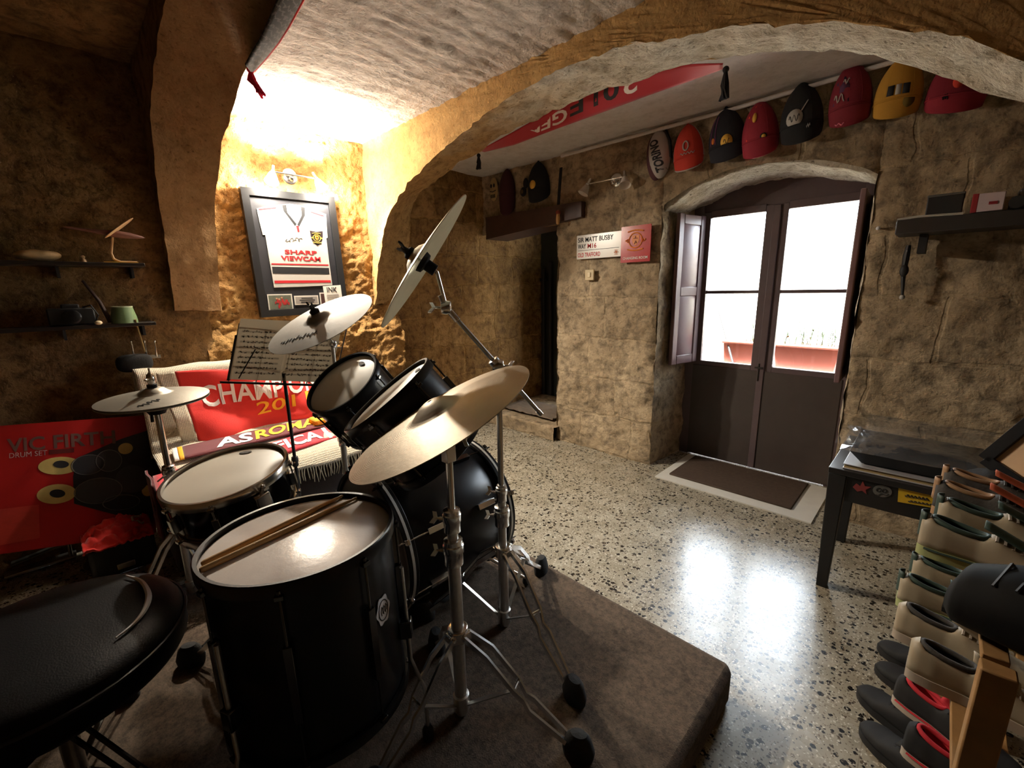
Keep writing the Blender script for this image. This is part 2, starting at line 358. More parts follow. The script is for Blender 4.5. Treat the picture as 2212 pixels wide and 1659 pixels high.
# reveals of the door recess
m=MB(); m.box((-1.62,3.15,1.0),(.16,.03,2.1)); m.box((-.265,3.15,1.0),(.15,.03,2.1)); m.grid(lambda u,v:rough((-1.53+.05*u+.012*(1-min(1,u*6))*0,3.10+.5*u,1.99*v),(1,0,0),.02,6,4,.01),16,60)
m.grid(lambda u,v:rough((-.345-.06*u,3.10+.5*u,1.97*v),(-1,0,0),.014,6,5),16,60)
S(m.build('wall_recess',M_wall_d,angle=180))
IN=[(p.x,p.y) for p in catmull([(-1.48,1.985,0),(-1.18,2.085,0),(-.83,2.105,0),(-.405,2.0,0)],40)]
def sof(u,v):
    k=u*39; i=min(38,int(k)); t=k-i
    if v<.05: return V((RC[i][0]*(1-t)+RC[i+1][0]*t,YD+.035,RC[i][1]*(1-t)+RC[i+1][1]*t+.16*(1-v/.05)))
    a=V((RC[i][0]*(1-t)+RC[i+1][0]*t,YD-.012*math.sin(PI*min(1,v*4)),RC[i][1]*(1-t)+RC[i+1][1]*t)); b=V((IN[i][0]*(1-t)+IN[i+1][0]*t,3.62,IN[i][1]*(1-t)+IN[i+1][1]*t))
    return rough(a.lerp(b,v)-V((0,0,.02*math.sin(PI*v))),(0,0,-1),.022,5,2,.012)
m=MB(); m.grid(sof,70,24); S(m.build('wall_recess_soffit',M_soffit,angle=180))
# passage behind the lintel: jamb, end wall, step
m=MB(); m.grid(lambda u,v:rough((-2.48+.03*u,3.10+1.0*u,1.95*v),(-1,0,0),.02,6,6),20,50); S(m.build('wall_passage_side',M_wall_d,angle=180))
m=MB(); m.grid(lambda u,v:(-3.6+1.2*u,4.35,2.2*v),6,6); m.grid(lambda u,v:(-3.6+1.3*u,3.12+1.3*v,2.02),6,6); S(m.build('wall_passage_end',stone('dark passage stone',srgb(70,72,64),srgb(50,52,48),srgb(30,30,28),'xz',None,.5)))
m=MB(); m.grid(lambda u,v:rough((-3.45+1.0*u,3.02+.12*math.sin(PI*.5*min(1,v*3))*0+1.4*max(0,v-.25)/.75+.0,.13*min(1,v/.25)),(0,-.6,.8),.02,9,7),40,40); S(m.build('trim_1',M_wall_d,angle=180))
# the two arches
def arch(name,fc,yf,bc,yb,tc,xend,ztop,mats,amp=.02,n=170,xw=-3.46):
    F=catmull([(p[0],p[2],p[1]) if len(p)>2 else (p[0],yf,p[1]) for p in fc],n); B=catmull([(p[0],p[2],p[1]) if len(p)>2 else (p[0],yb,p[1]) for p in bc],n)
    def outer(t,y,z0):
        if t<tc: return V((xw,y,z0+(ztop-z0)*t/tc))
        return V((xw+(xend-xw)*(t-tc)/(1-tc),y,ztop))
    def pt(i,j):
        t=i/(n-1); f=F[i];b=B[i]
        if j<=14: p=outer(t,yf,F[0].z).lerp(f,1-(1-j/14)**1.5)
        elif j<28: p=f.lerp(b,(j-14)/14)
        else: p=b.lerp(outer(t,yb,B[0].z),(j-28)/6)
        k=.22 if j<13 or j>29 else 1.0
        d=(noise.noise_vector(p*5)*amp*.5*k+noise.noise_vector(p*17)*amp*.4*k+noise.noise_vector(p*41)*amp*.2)
        return p+d
    m=MB(); rows=35
    vs=[pt(i,j) for i in range(n) for j in range(rows)]
    fs=[];mi=[]
    for i in range(n-1):
        for j in range(rows-1):
            fs.append((i*rows+j,i*rows+j+1,(i+1)*rows+j+1,(i+1)*rows+j)); mi.append(1 if 14<=j<28 else 0)
    m.add(vs,fs); m.m=mi
    # closing face under the springing
    m.add([vs[14],vs[28],V((xw,yb,vs[28].z)),V((xw,yf,vs[14].z))],[(0,1,2,3)],0)
    return S(m.build(name,mats,angle=38))
A2F=[(-3.345,1.30),(-3.29,1.40),(-3.2,1.66),(-3.105,1.85),(-2.88,2.045),(-2.32,2.255),(-1.66,2.385),(-1.2,2.38),(-.8,2.31),(-.43,2.21),(-.25,2.13),(-.09,2.04),(.06,1.94),(.3,1.72),(.55,1.38),(.72,.9),(.76,.0)]
A2B=[(-3.40,1.30),(-3.375,1.45),(-3.33,1.67),(-3.147,2.088),(-2.80,2.22),(-2.386,2.302),(-1.886,2.372),(-1.15,2.374),(-.74,2.318),(-.305,2.173),(-.103,2.048),(.086,1.916),(.32,1.72),(.56,1.38),(.72,.9),(.76,.0)]
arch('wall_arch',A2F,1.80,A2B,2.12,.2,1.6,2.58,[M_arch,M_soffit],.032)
A1F=[(-3.245,1.30,.702),(-3.235,1.45,.706),(-3.215,1.62,.715),(-3.19,1.91,.738),(-3.07,2.03),(-2.87,2.186),(-2.69,2.245),(-2.47,2.33),(-2.3,2.37),(-1.7,2.40),(-1.0,2.40),(-.2,2.38),(.4,2.2),(.9,1.6),(1.0,0)]
A1B=[(-3.235,1.31,.466),(-3.225,1.45,.466),(-3.21,1.62,.468),(-3.19,1.88),(-3.04,2.19),(-2.99,2.29),(-2.75,2.40),(-2.34,2.50),(-1.7,2.52),(-1.0,2.52),(-.2,2.48),(.4,2.25),(.9,1.6),(1.0,0)]
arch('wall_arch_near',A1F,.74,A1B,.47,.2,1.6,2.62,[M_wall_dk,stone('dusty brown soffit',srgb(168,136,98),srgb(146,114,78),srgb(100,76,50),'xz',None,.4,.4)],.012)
# ceilings
def ceilz(u,v,x0,x1,y0,y1,z,a,st):
    x=x0+(x1-x0)*u; y=y0+(y1-y0)*v
    d=fr((x*st,y,0),3.2,6,2)*a+fr((x*7,y*1.7,1),2.2,5)*a*.55+ (a*.9)*(.5-abs(fr((x*st*1.8,y*.7,3),4.5,5,5)))
    return (x,y,z-d)
m=MB(); m.grid(lambda u,v:ceilz(u,v,-3.5,2,.6,1.95,ZC,.009,2.6),330,120); S(m.build('ceiling',M_ceil,angle=180))
m=MB(); m.grid(lambda u,v:ceilz(u,v,-3.6,2,1.95,3.2,ZC-.02,.008,1),60,30); m.tube([(-2.4,3.05,2.452),(-1.1,3.05,2.445),(-.4,3.05,2.455),(.6,3.05,2.46)],.012,8); S(m.build('ceiling_far',M_plaster,angle=60))
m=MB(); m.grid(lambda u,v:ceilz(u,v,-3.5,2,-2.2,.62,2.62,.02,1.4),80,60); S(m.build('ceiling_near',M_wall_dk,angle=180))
# walls behind and beside the camera close the room
m=MB(); m.grid(lambda u,v:(-3.6+5.6*u,-2.1,2.7*v),6,6); S(m.build('wall_front',M_wall_dk))
m=MB(); m.grid(lambda u,v:(1.9,-2.2+5.6*u,2.7*v),6,6); S(m.build('wall_right',M_wall_d))
m=MB(); m.grid(lambda u,v:(-3.8+6*u,-2.3+5.55*v,2.75),4,4); S(m.build('roof',M_wall_dk))
# ---------------------------------------------------------------- garden door
dr=thing('door_1','brown double door with four glass panes in a deep whitewashed recess','door',(-.91,3.58,0)); dr['kind']='structure'
Y0,Y1=3.555,3.60
XA,XB=-1.475,-.40
m=MB(); m.box((XA+.0,3.59,1.0),(.13,.07,2.0)); m.box((XB+.02,3.59,1.0),(.13,.07,2.0)); m.box(((XA+XB)/2,3.61,2.06),(XB-XA+.2,.07,.27)); m.build('door_frame',M_bwood,dr,bevel=.004)
for x0,x1,px0,px1 in((-1.415,-.915,-1.36,-.985),(-.912,-.42,-.845,-.462)):
    lf=MB(); yc=3.578; th=.045
    lf.box(((x0+px0)/2,yc,.975),(px0-x0,th,1.93)); lf.box(((x1+px1)/2,yc,.975),(x1-px1,th,1.93))
    lf.box(((px0+px1)/2,yc,1.925),(px1-px0,th,.05)); lf.box(((px0+px1)/2,yc,1.35),(px1-px0,.035,.024)); lf.box(((px0+px1)/2,yc,.77),(px1-px0,th,.08)); lf.box(((px0+px1)/2,yc,.10),(px1-px0,th,.18))
    o=lf.build('door_leaf',M_bwood,dr,bevel=.003)
    p=MB(); p.box(((px0+px1)/2,yc+.012,.46),(px1-px0+.02,.02,.56)); p.v=[]; p.f=[]; p.m=[]; p.box(((x0+x1)/2,yc-.012,.395),(x1-x0-.004,.036,.755)); p.build('lower_panel',mat('dark brown board',srgb(62,54,50),.5,var=.3,vs=8),o)
    for z0,z1 in((.81,1.338),(1.362,1.90)):
        g=MB(); g.box(((px0+px1)/2,yc,(z0+z1)/2),(px1-px0+.01,.004,z1-z0+.01)); g.build('glass_pane',M_glass,o)
m=MB(); m.box((-.912,3.55,.975),(.045,.02,1.92)); m.build('meeting_stile',M_bwood,dr,bevel=.004)
m=MB(); m.box((-.925,3.535,.80),(.05,.012,.012)); m.rod((-.925,3.54,.83),(-.925,3.54,.70),.006); m.build('bolt',mat('dull iron',(.05,.045,.04),.5,.8),dr)
# folding shutters
def shutter(x0,y0,x1,y1,name):
    a=V((x0,y0,0));b=V((x1,y1,0)); d=(b-a); L=d.length; d.normalize(); n=V((d.y,-d.x,0))
    F=Matrix((d,n,V((0,0,1)))).transposed().to_4x4(); F.translation=a
    m=MB(); H0,H1=.80,1.92
    m.box((.03,0,(H0+H1)/2),(.06,.03,H1-H0),F); m.box((L-.03,0,(H0+H1)/2),(.06,.03,H1-H0),F)
    for z in(H0+.035,1.36,H1-.04): m.box((L/2,0,z),(L-.12,.03,.07),F)
    o=m.build('shutter',mat('brown shutter wood '+name,srgb(116,90,92),.38,var=.2,vs=8),dr,bevel=.006)
    for z0,z1 in((H0+.07,1.325),(1.395,H1-.075)):
        p=MB(); p.box((L/2,0,(z0+z1)/2),(L-.12,.012,z1-z0),F); 
        q=[(.06,z0),(L-.06,z0),(L-.06,z1),(.06,z1)]; c=[(.085,z0+.03),(L-.085,z0+.03),(L-.085,z1-.03),(.085,z1-.03)]
        for sgn in(-1,1):
            p.add([F@V((x,sgn*.006,z)) for x,z in q]+[F@V((x,sgn*.016,z)) for x,z in c],[(4,5,6,7)]+[(i,(i+1)%4,4+(i+1)%4,4+i) for i in range(4)])
        p.build('shutter_panel',mat('brown shutter panel',srgb(122,90,92),.35,var=.2,vs=8),o)
shutter(-1.405,3.555,-1.47,3.235,'left')
shutter(-.425,3.55,-.415,3.26,'right')
# threshold strip and coir mat
m=MB(); m.box((-.89,3.215,.004),(.99,.61,.008)); tag(m.build('threshold_slab',M_marble),kind='structure')
dm=MB(); dm.box((-.92,3.255,.014),(.80,.49,.014)); tag(dm.build('doormat',M_mat,bevel=.005),'brown doormat on the pale threshold slab in front of the door','doormat')
# wooden lintel
m=MB(); m.grid(lambda u,v:rough((-3.33+1.14*u,3.043,(1.885+.075*u)+(.205-.085*u)*v),(0,-1,0),.006,12,3),40,8); m.grid(lambda u,v:(-3.33+1.14*u,3.043+.3*v,1.885+.075*u),20,2); m.grid(lambda u,v:(-3.33+1.14*u,3.043+.06*v,2.09-.01*u),20,2); m.grid(lambda u,v:(-2.19,3.043+.06*u,1.96+.12*v),2,2); S(m.build('lintel_beam',M_dwood,angle=60))
# bolted old door leaf inside the passage
g=thing('door_2','narrow dark iron gate with a long vertical bolt inside the low passage','door',(-3.2,3.95,.13)); g['kind']='structure'
m=MB(); m.box((-3.10,3.99,1.08),(.76,.03,1.90)); m.build('gate_sheet',mat('grey green iron',srgb(52,56,52),.7,.2,var=.3,vs=8),g)
m=MB(); m.rod((-3.34,3.93,.16),(-3.34,3.93,1.62),.02); m.box((-3.34,3.93,1.50),(.10,.02,.035)); m.rod((-3.24,3.93,.16),(-3.24,3.93,1.70),.022); m.build('bolt',M_blackm,g)
rg=MB(); rg.grid(lambda u,v:(-3.3+.72*u,3.16+.42*v,.150+.028*abs(fr((u*2.2,v*3.2,0),2.2,4,3))+.012*math.sin(u*9+v*3)*math.sin(PI*u)*math.sin(PI*v)),40,30); tag(rg.build('floor_cloth',mat('crumpled grey cloth',srgb(112,98,84),.95,var=.3,vs=14),solid=.006,angle=180),'crumpled grey cloth lying on the step of the low passage','cloth')
# ---------------------------------------------------------------- garden outside the panes
m=MB(); m.grid(lambda u,v:(-4+7*u,3.65+4*v,.0),4,4); S(m.build('terrace_ground',mat('pale paving',srgb(240,236,228),.9,var=.1,vs=4)))
m=MB(); m.box((-1.2,5.9,1.0),(6,.2,2.0)); S(m.build('garden_wall',mat('bright garden wall',srgb(232,226,210),.9,var=.08,vs=3)))
m=MB(); m.box((-.95,4.45,.34),(2.0,.40,.68)); S(m.build('terrace_ledge',mat('pale blue grey ledge',srgb(200,206,214),.8)))
M_terra=mat('terracotta plastic',srgb(128,66,50),.7,var=.1,vs=8)
M_leaf=mat('green leaf',srgb(46,66,40),.6,var=.3,vs=30)
for k,(x0,x1,lab) in enumerate(((-1.44,-1.17,'short terracotta planter outside the left pane with a sprouting stem'),(-1.02,-.55,'long terracotta planter outside the right pane with small leafy plants'))):
    pl=thing('planter',lab,'planter',((x0+x1)/2,4.38,.68),'planters on the terrace ledge')
    m=MB(); w=(x1-x0); m.box(((x0+x1)/2,4.38,.79),(w,.2,.20),taper=1); 
    for i in range(4):
        for q in (0,1): pass
    vs=m.v
    for i in range(len(vs)):
        if vs[i].z<.72: vs[i].x=(x0+x1)/2+(vs[i].x-(x0+x1)/2)*.9; vs[i].y=4.38+(vs[i].y-4.38)*.85
    m.box(((x0+x1)/2,4.38,.885),(w+.02,.22,.02)); m.build('planter_box',M_terra,pl,bevel=.006)
    random.seed(11+k); lm=MB(); 
    for i in range(7 if k==0 else 26):
        x=random.uniform(x0+.05,x1-.04) if k else random.uniform(x1-.10,x1-.02); h=random.uniform(.06,.22) if k else random.uniform(.1,.3); y=4.38+random.uniform(-.06,.06); top=V((x+random.uniform(-.05,.05),y,.89+h)); lm.rod((x,y,.87),top,.003,5)
        for j in range(3):
            a=random.uniform(0,6.28); d=V((math.cos(a),math.sin(a)*.6,random.uniform(-.2,.6))).normalized()*random.uniform(.03,.055); s_=d.cross(V((0,0,1))).normalized()*.012; c=V((x,y,.89)).lerp(top,random.uniform(.4,1))
            lm.add([c,c+d*.5+s_,c+d,c+d*.5-s_],[(0,1,2,3)])
    lm.build('plant',M_leaf,pl)
pf=MB(); random.seed(4)
for i in range(11):
    a=random.uniform(-.6,1.4); base=V((-.10,4.9,1.1)); d=V((-math.cos(a)*.5,-.1,math.sin(a)*.6)); pts=[base+d*t+V((0,0,-.22*t*t)) for t in (0,.35,.7,1.0)]
    pf.tube(pts,[.008,.006,.004,.002],5)
    for t in range(2,14):
        c=base+d*(t/14)+V((0,0,-.22*(t/14)**2)); s_=d.cross(V((0,1,0))).normalized()
        for sg in(-1,1): e=c+s_*sg*.12+d*.08; pf.add([c,c+(e-c)*.5+d*.02,e,c+(e-c)*.5-d*.015],[(0,1,2,3)])
pf.rod((-.10,4.9,0),(-.10,4.9,1.12),.04)
tag(pf.build('palm',M_leaf),'pale green palm growing outside at the right pane edge','palm')
for px,lab,colr,y in (((1545,640,1572,742),'thin dark pole leaning outside the left pane',srgb(12,10,12),4.30),((1527,712,1549,776),'short reddish pole leaning low outside the left pane',srgb(90,20,34),4.28)):
    a=at(px[0],px[1],'y',y+.25); b=at(px[2],px[3],'y',y); d=(b-a).normalized(); b=b+d*max(0,(b.z-.03)/-d.z) if d.z<0 else b
    m=MB(); m.rod(a,b,.010,8); tag(m.build('garden_pole',mat('painted cane '+lab[:5],colr,.6)),lab,'pole')
# ---------------------------------------------------------------- carpeted stage and the drum kit
ZP=.14
def roundrect(x0,x1,y0,y1,r,k=8):
    out=[]
    for cx,cy,a0 in((x1-r,y0+r,-PI/2),(x1-r,y1-r,0),(x0+r,y1-r,PI/2),(x0+r,y0+r,PI)):
        out+=[(cx+r*math.cos(a0+PI/2*i/k),cy+r*math.sin(a0+PI/2*i/k)) for i in range(k+1)]
    return out
m=MB(); m.prism(roundrect(-2.28,-.345,-1.2,1.40,.035),ZP,Matrix.Translation((0,0,.0)))
pf=m.build('stage_platform',M_carpet,bevel=.022); tag(pf,'low stage platform wrapped in brown grey carpet under the drum kit','platform')
def lugs(par,R,z0,z1,n,M,a0=0,mat_=None,rod=True,hoopr=.012):
    for k in range(n):
        a=a0+2*PI*k/n; L=M@Matrix.Rotation(a,4,'Z'); m=MB()
        m.box((R+.009,0,(z0+z1)/2),(.018,.018,(z1-z0)*.46),L); 
        if rod:
            m.rod(L@V((R+hoopr,0,z1+.010)),L@V((R+hoopr,0,z0-.010)),.0032,8); m.box((R+hoopr,0,z1+.006),(.016,.018,.010),L); m.rod(L@V((R+hoopr,0,z1+.02)),L@V((R+hoopr,0,z1+.005)),.005,6); m.box((R+hoopr,0,z0-.006),(.016,.018,.010),L)
        m.build('lug',mat_ or M_chrome,par,bevel=.002)
def drum(name,label,C,n,R,H,shell,hoop,head,nl=6,a0=0,lugm=None,x=None,hoopw=.010,badge=None,hooph=.022):
    F=frame(C,n,x); t=thing(name,label,'drum',M=F@Matrix.Translation((0,0,-H)))
    m=MB(); m.lathe([(R-.004,-H+.004),(R,-H+.006),(R,-.006),(R-.004,-.004)],F,64); m.build('shell',shell,t,angle=50)
    for z in(-.002,-H+.002):
        h=MB(); s_=1 if z>-.1 else -1
        h.lathe([(R+.002,z-s_*hooph*.55),(R+hoopw,z-s_*hooph*.55),(R+hoopw,z+s_*hooph*.45),(R+hoopw-.003,z+s_*(hooph*.45+.003)),(R-.001,z+s_*(hooph*.45+.002)),(R+.001,z)],F,64,closed=True); h.build('hoop',hoop,t,angle=50)
    hd=MB(); hd.lathe([(0,.0),(R-.012,.0),(R-.003,-.003),(R+.002,-.006)],F,64); ho=hd.build('drumhead',head,t,angle=60)
    b=MB(); b.lathe([(0,-H),(R-.003,-H+.002)],F,48); b.build('bottom_head',M_head,t,angle=60)
    lugs(t,R,-H+.02,-.02,nl,F,a0,lugm); return t,F,ho
def oval(par,F,x,y,w,h,mt,name,z=.0016,th=.0008,rot=0):
    L=F@Matrix.Translation((x,y,z))@Matrix.Rotation(rot,4,'Z'); m=MB(); m.prism([(w*math.cos(2*PI*k/28),h*math.sin(2*PI*k/28)) for k in range(28)],th,L); return m.build(name,mt,par)
def headlogo(par,F,p,ax,val=None):
    """oval maker's mark on a head near world point p"""
    q=F.inverted()@p; x,y=q.x,q.y; rr=math.hypot(x,y); lim=val or rr; x,y=(x*lim/rr,y*lim/rr) if rr>lim else (x,y); a=math.atan2(y,x)-PI/2; o=oval(par,F,x,y,.021,.0105,M_btext,'head_mark',rot=a)
    L=F@Matrix.Translation((x,y,.0028))@Matrix.Rotation(a,4,'Z'); m=MB(); m.tube([L@V((.018*math.cos(2*PI*k/24),.008*math.sin(2*PI*k/24),0)) for k in range(24)],.0005,4,closed=True)
    for k in range(5): m.box((-.011+.0055*k,0,0),(.003,.006+.002*(k%2),.0006),L)
    m.build('mark_lettering',M_grey,o)
def ptop(px,py,F):
    n=F.col[2].to_3d(); d=ray(px,py); t=(F.translation-CAMLOC).dot(n)/d.dot(n); return CAMLOC+d*t
# floor tom
ft,FF,fh=drum('floor_tom','large black floor tom with two drumsticks lying on its glossy white head',(-1.08,.328,.805),(-.04,.0,1),.216,.445,M_black,M_black,M_headclear,8,.25,M_bchrome,hooph=.028)
bp=at(826,1317,'y',.20)
q=FF.inverted()@bp; ang=math.atan2(q.y,q.x)
def shellbadge(t,F,ang,R,z,w,h):
    L=F@Matrix.Rotation(ang,4,'Z')@Matrix.Translation((R+.0012,0,z))@Matrix(((0,0,1,0),(1,0,0,0),(0,1,0,0),(0,0,0,1)))
    pts=[]
    for k in range(32):
        a=2*PI*k/32; r=1+.10*math.cos(6*a); pts.append((w*r*math.cos(a),h*r*math.sin(a)))
    m=MB(); m.prism(pts,.0015,L); b=m.build('badge',mat('silver badge',srgb(236,236,240),.4,.0),t)
    m=MB(); m.tube([L@V((w*.7*math.cos(2*PI*k/24),h*.72*math.sin(2*PI*k/24),.0018)) for k in range(24)],.0012,5,closed=True)
    for k in range(3): m.tube([L@V((x_*w,y_*h,.0018)) for x_,y_ in((-.3+.3*k,-.3),(-.35+.3*k,.0),(-.2+.3*k,.3),(-.05+.3*k,.1),(-.15+.3*k,-.2))],.0011,5)
    m.build('badge_emblem',M_btext,b); return b
# angle facing the photo's badge: solve on the shell
best=min(((abs((lambda d:0)(0)),0),)); 
def shell_hit(px,py,F,R):
    inv=F.inverted(); o=inv@CAMLOC; d=inv.to_3x3()@ray(px,py); a=d.x**2+d.y**2;b=2*(o.x*d.x+o.y*d.y);c=o.x**2+o.y**2-R*R; D=b*b-4*a*c
    t=(-b-math.sqrt(max(0,D)))/(2*a); return o+d*t
h=shell_hit(826,1317,FF,.216); shellbadge(ft,FF,math.atan2(h.y,h.x),.216,h.z,.026,.036)
for a in(.9,3.0,5.1):
    L=FF@Matrix.Rotation(a,4,'Z'); m=MB(); R=.216
    m.box((R+.016,0,-.30),(.032,.03,.05),L); br=m.build('leg_bracket',M_bchrome,ft,bevel=.003)
    p=[L@V((R+.02,0,-.12)),L@V((R+.02,0,-.40)),L@V((R+.05,0,-.50))]; e=p[-1].copy(); e.z=ZP+.03
    m=MB(); m.tube([p[0],p[1],p[2],e],.0055,10); lg=m.build('leg',M_steel,ft)
    m=MB(); m.lathe([(0,0),(.016,.002),(.016,.03),(.010,.045),(0,.046)],Matrix.Translation((e.x,e.y,ZP)),16); m.build('rubber_foot',M_rubber,lg)
# drumsticks lying on it
for (a,b,lab) in (((432,1240),(772,1079),'wooden drumstick on the floor tom head, the one nearer the white cymbals'),((436,1226),(742,1074),'wooden drumstick on the floor tom head, crossing under its twin at the thin end')):
    A=ptop(*a,FF)+V((0,0,.008)); B=ptop(*b,FF)+V((0,0,.006)); d=(B-A); L=d.length; d.normalize()
    if lab.startswith('wooden drumstick on the floor tom head, cros'): pass
    F2=frame(A,d); m=MB(); L=min(L,.41); m.lathe([(0,0),(.005,.001),(.0072,.006),(.0074,L*.72),(.0048,L*.93),(.0034,L*.955),(.0044,L*.975),(.003,L*.995),(0,L)],F2,14)
    st=m.build('drumstick',M_wood); tag(st,lab,'drumstick','pair of drumsticks')
# snare
sn,SF,sh=drum('snare_drum','shallow snare drum with white head and chrome lugs between hi-hat and floor tom',(-1.605,.289,.828),(.068,-.157,.985),.175,.14,M_bchrome,M_chrome,M_head,8,.3,M_chrome,hooph=.026)
headlogo(sn,SF,ptop(534,974,SF),0,.135)
m=MB(); L=SF@Matrix.Rotation(.2,4,'Z'); m.box((.19,0,-.065),(.03,.045,.09),L); m.rod(L@V((.195,0,-.02)),L@V((.225,0,.02)),.006); m.build('strainer',M_chrome,sn,bevel=.004)
def wing(m,p,d,s=.018):
    s*=.75
    p=V(p); d=V(d).normalized(); u=d.orthogonal().normalized(); m.rod(p,p+d*s,.004,8)
    for sg in(-1,1): m.bar([p+d*s,p+d*s*1.5+u*sg*s*1.1],u.cross(d)*.003,d*.006)
def tripod(t,base,zc,r,feet,knee=.5,brace=True,wid=.021):
    """double-braced tripod: base xy, collar height zc, feet list of floor points"""
    bx,by=base
    for f in feet:
        f=V(f); c=V((bx,by,zc)); d=(f-c); h=V((d.x,d.y,0)).normalized(); w=V((-h.y,h.x,0))
        st=c+h*.028; k=c+V((d.x,d.y,0))*.50+V((0,0,d.z*.42)); k2=c+V((d.x,d.y,0))*.57+V((0,0,d.z*.53)); fe=f-h*.02+V((0,0,.035))
        m=MB()
        for sg in(-1,1):
            o=w*sg*wid
            path=[st+o*.7,c+V((d.x,d.y,0))*.28+V((0,0,d.z*.13))+o,k+o,k2+o*.55,k2+V((d.x,d.y,0))*.06+V((0,0,d.z*.07))+o,fe+o*.5]
            m.bar(path,w*.0036,(h*.25+V((0,0,1))).normalized()*.0085)
        m.rod(k-w*wid,k+w*wid,.004,8); m.rod(st-w*wid,st+w*wid,.005,8)
        lg=m.build('leg',M_chrome,t)
        m=MB(); F=frame(f+V((0,0,.0)),V((0,0,1)),h); m.lathe([(0,0),(.022,.001),(.024,.02),(.018,.05),(.012,.06),(0,.062)],F@Matrix.Diagonal((1.9,1.25,1.25,1)),18); m.build('rubber_foot',M_rubber,lg)
        if brace:
            m=MB(); m.bar([V((bx,by,ZP+.04))+h*.02,k+V((0,0,-.012))],w*.007,V((0,0,.002))); m.build('brace',M_steel,t)
    m=MB(); F=Matrix.Translation((bx,by,zc)); m.lathe([(r+.002,-.022),(r+.012,-.02),(r+.012,.02),(r+.002,.022)],F,24)
    for f in feet:
        d=V((f[0]-bx,f[1]-by,0)).normalized(); m.box(V((bx,by,zc))+d*.022,(.03,.03,.026))
    m.build('leg_collar',M_chrome,t,bevel=.003)
    m=MB(); F=Matrix.Translation((bx,by,ZP+.04)); m.lathe([(r-.002,-.025),(r+.006,-.022),(r+.006,.03),(r-.002,.034)],F,24); m.build('brace_collar',M_steel,t)
def collar(t,c,ax,r,h,wd=None,mt=None):
    F=frame(c,ax); m=MB(); m.lathe([(r*.8,-h/2),(r,-h/2+.003),(r,-h*.05),(r*1.12,0),(r*1.12,h*.28),(r,h*.32),(r,h/2-.003),(r*.75,h/2)],F,24)
    o=m.build('clamp_collar',mt or M_chrome,t)
    if wd is not None:
        m=MB(); d=V(wd).normalized(); m.rod(V(c),V(c)+d*(r+.012),.006,8); wing(m,V(c)+d*(r+.008),d,.02); m.build('wing_screw',M_chrome,o)
def pole(t,a,b,r,mt=None,name='pole_tube'):
    m=MB(); m.rod(a,b,r,20); return m.build(name,mt or M_steel,t)
def cymbal(name,label,C,n,R,mt,bell=.062,bow=.05,grp=None,script=None):
    F=frame(C,n); t=thing(name,label,'cymbal',M=F@Matrix.Translation((0,0,-bow*.6)),group=grp)
    zt=bow*.62; pr=[(.006,zt+.024*bell/.06),(.02,zt+.023*bell/.06),(.036,zt+.018*bell/.06),(bell*.86,zt+.006),(bell,zt)]
    for k in range(1,13):
        f=k/12; r=bell+(R-bell)*f; pr.append((r,zt-bow*.62*(f**1.55)-.004*f))
    th=.0022
    low=[(r-(.001 if i>len(pr)-2 else 0),z-th) for i,(r,z) in enumerate(pr)][::-1]
    m=MB(); m.lathe(pr+low,F,88,closed=True); o=m.build('cymbal_disc',mt,t,angle=50)
    if script:
        # felt-pen scribble on the bow, following the surface
        def zs(r): 
            f=max(0,(r-bell)/(R-bell)); return zt-bow*.62*f**1.55-.004*f+.001
        m=MB(); 
        q=F.inverted()@script[0]; q2=F.inverted()@script[1]; prev=[]
        for k in range(60):
            s_=k/59; p=q.lerp(q2,s_); nrm=V((-(q2-q).y,(q2-q).x,0)).normalized()
            p=p+nrm*(.011*math.sin(k*1.15)*(.45+.55*abs(math.sin(k*.37)))+.004*math.sin(k*.5)); r=math.hypot(p.x,p.y); prev.append(F@V((p.x,p.y,zs(r))))
        m.tube(prev,.0012,5); m.build('pen_scribble',M_btext,o)
    return t,F,zt
def topfelt(t,F,zt,par,h=.03,mt=None):
    m=MB(); m.lathe([(.004,zt+.022),(.019,zt+.022),(.020,zt+.034),(.012,zt+.040),(.004,zt+.040)],F,20); f=m.build('felt',M_felt,t)
    m=MB(); m.rod(F@V((0,0,zt-.05)),F@V((0,0,zt+.06+h-.03)),.004,10); u=F.col[0].to_3d(); 
    m.lathe([(.004,zt+.040),(.010,zt+.041),(.008,zt+.055),(.004,zt+.056)],F,14)
    for sg in(-1,1): m.bar([F@V((sg*.006,0,zt+.05)),F@V((sg*.024,0,zt+.066))],F.col[1].to_3d()*.003,F.col[2].to_3d()*.006)
    m.build('wing_nut',mt or M_blackm,t)
# toms
t1,T1,_=drum('tom_drum','small black rack tom in front of the music stand, the one further from the door',(-1.735,.763,1.036),(.10,-.615,.782),.157,.24,M_black,M_black,M_head,6,.5,M_bchrome,hooph=.026)
headlogo(t1,T1,ptop(782,786,T1),0,.118)
t2,T2,_=drum('tom_drum','black rack tom beside the leaning beige cymbal, the one nearer the door',(-1.263,.703,1.066),(-.336,-.512,.79),.167,.25,M_black,M_black,M_head,6,.2,M_bchrome,hooph=.026)
headlogo(t2,T2,ptop(904,799,T2),0,.125)
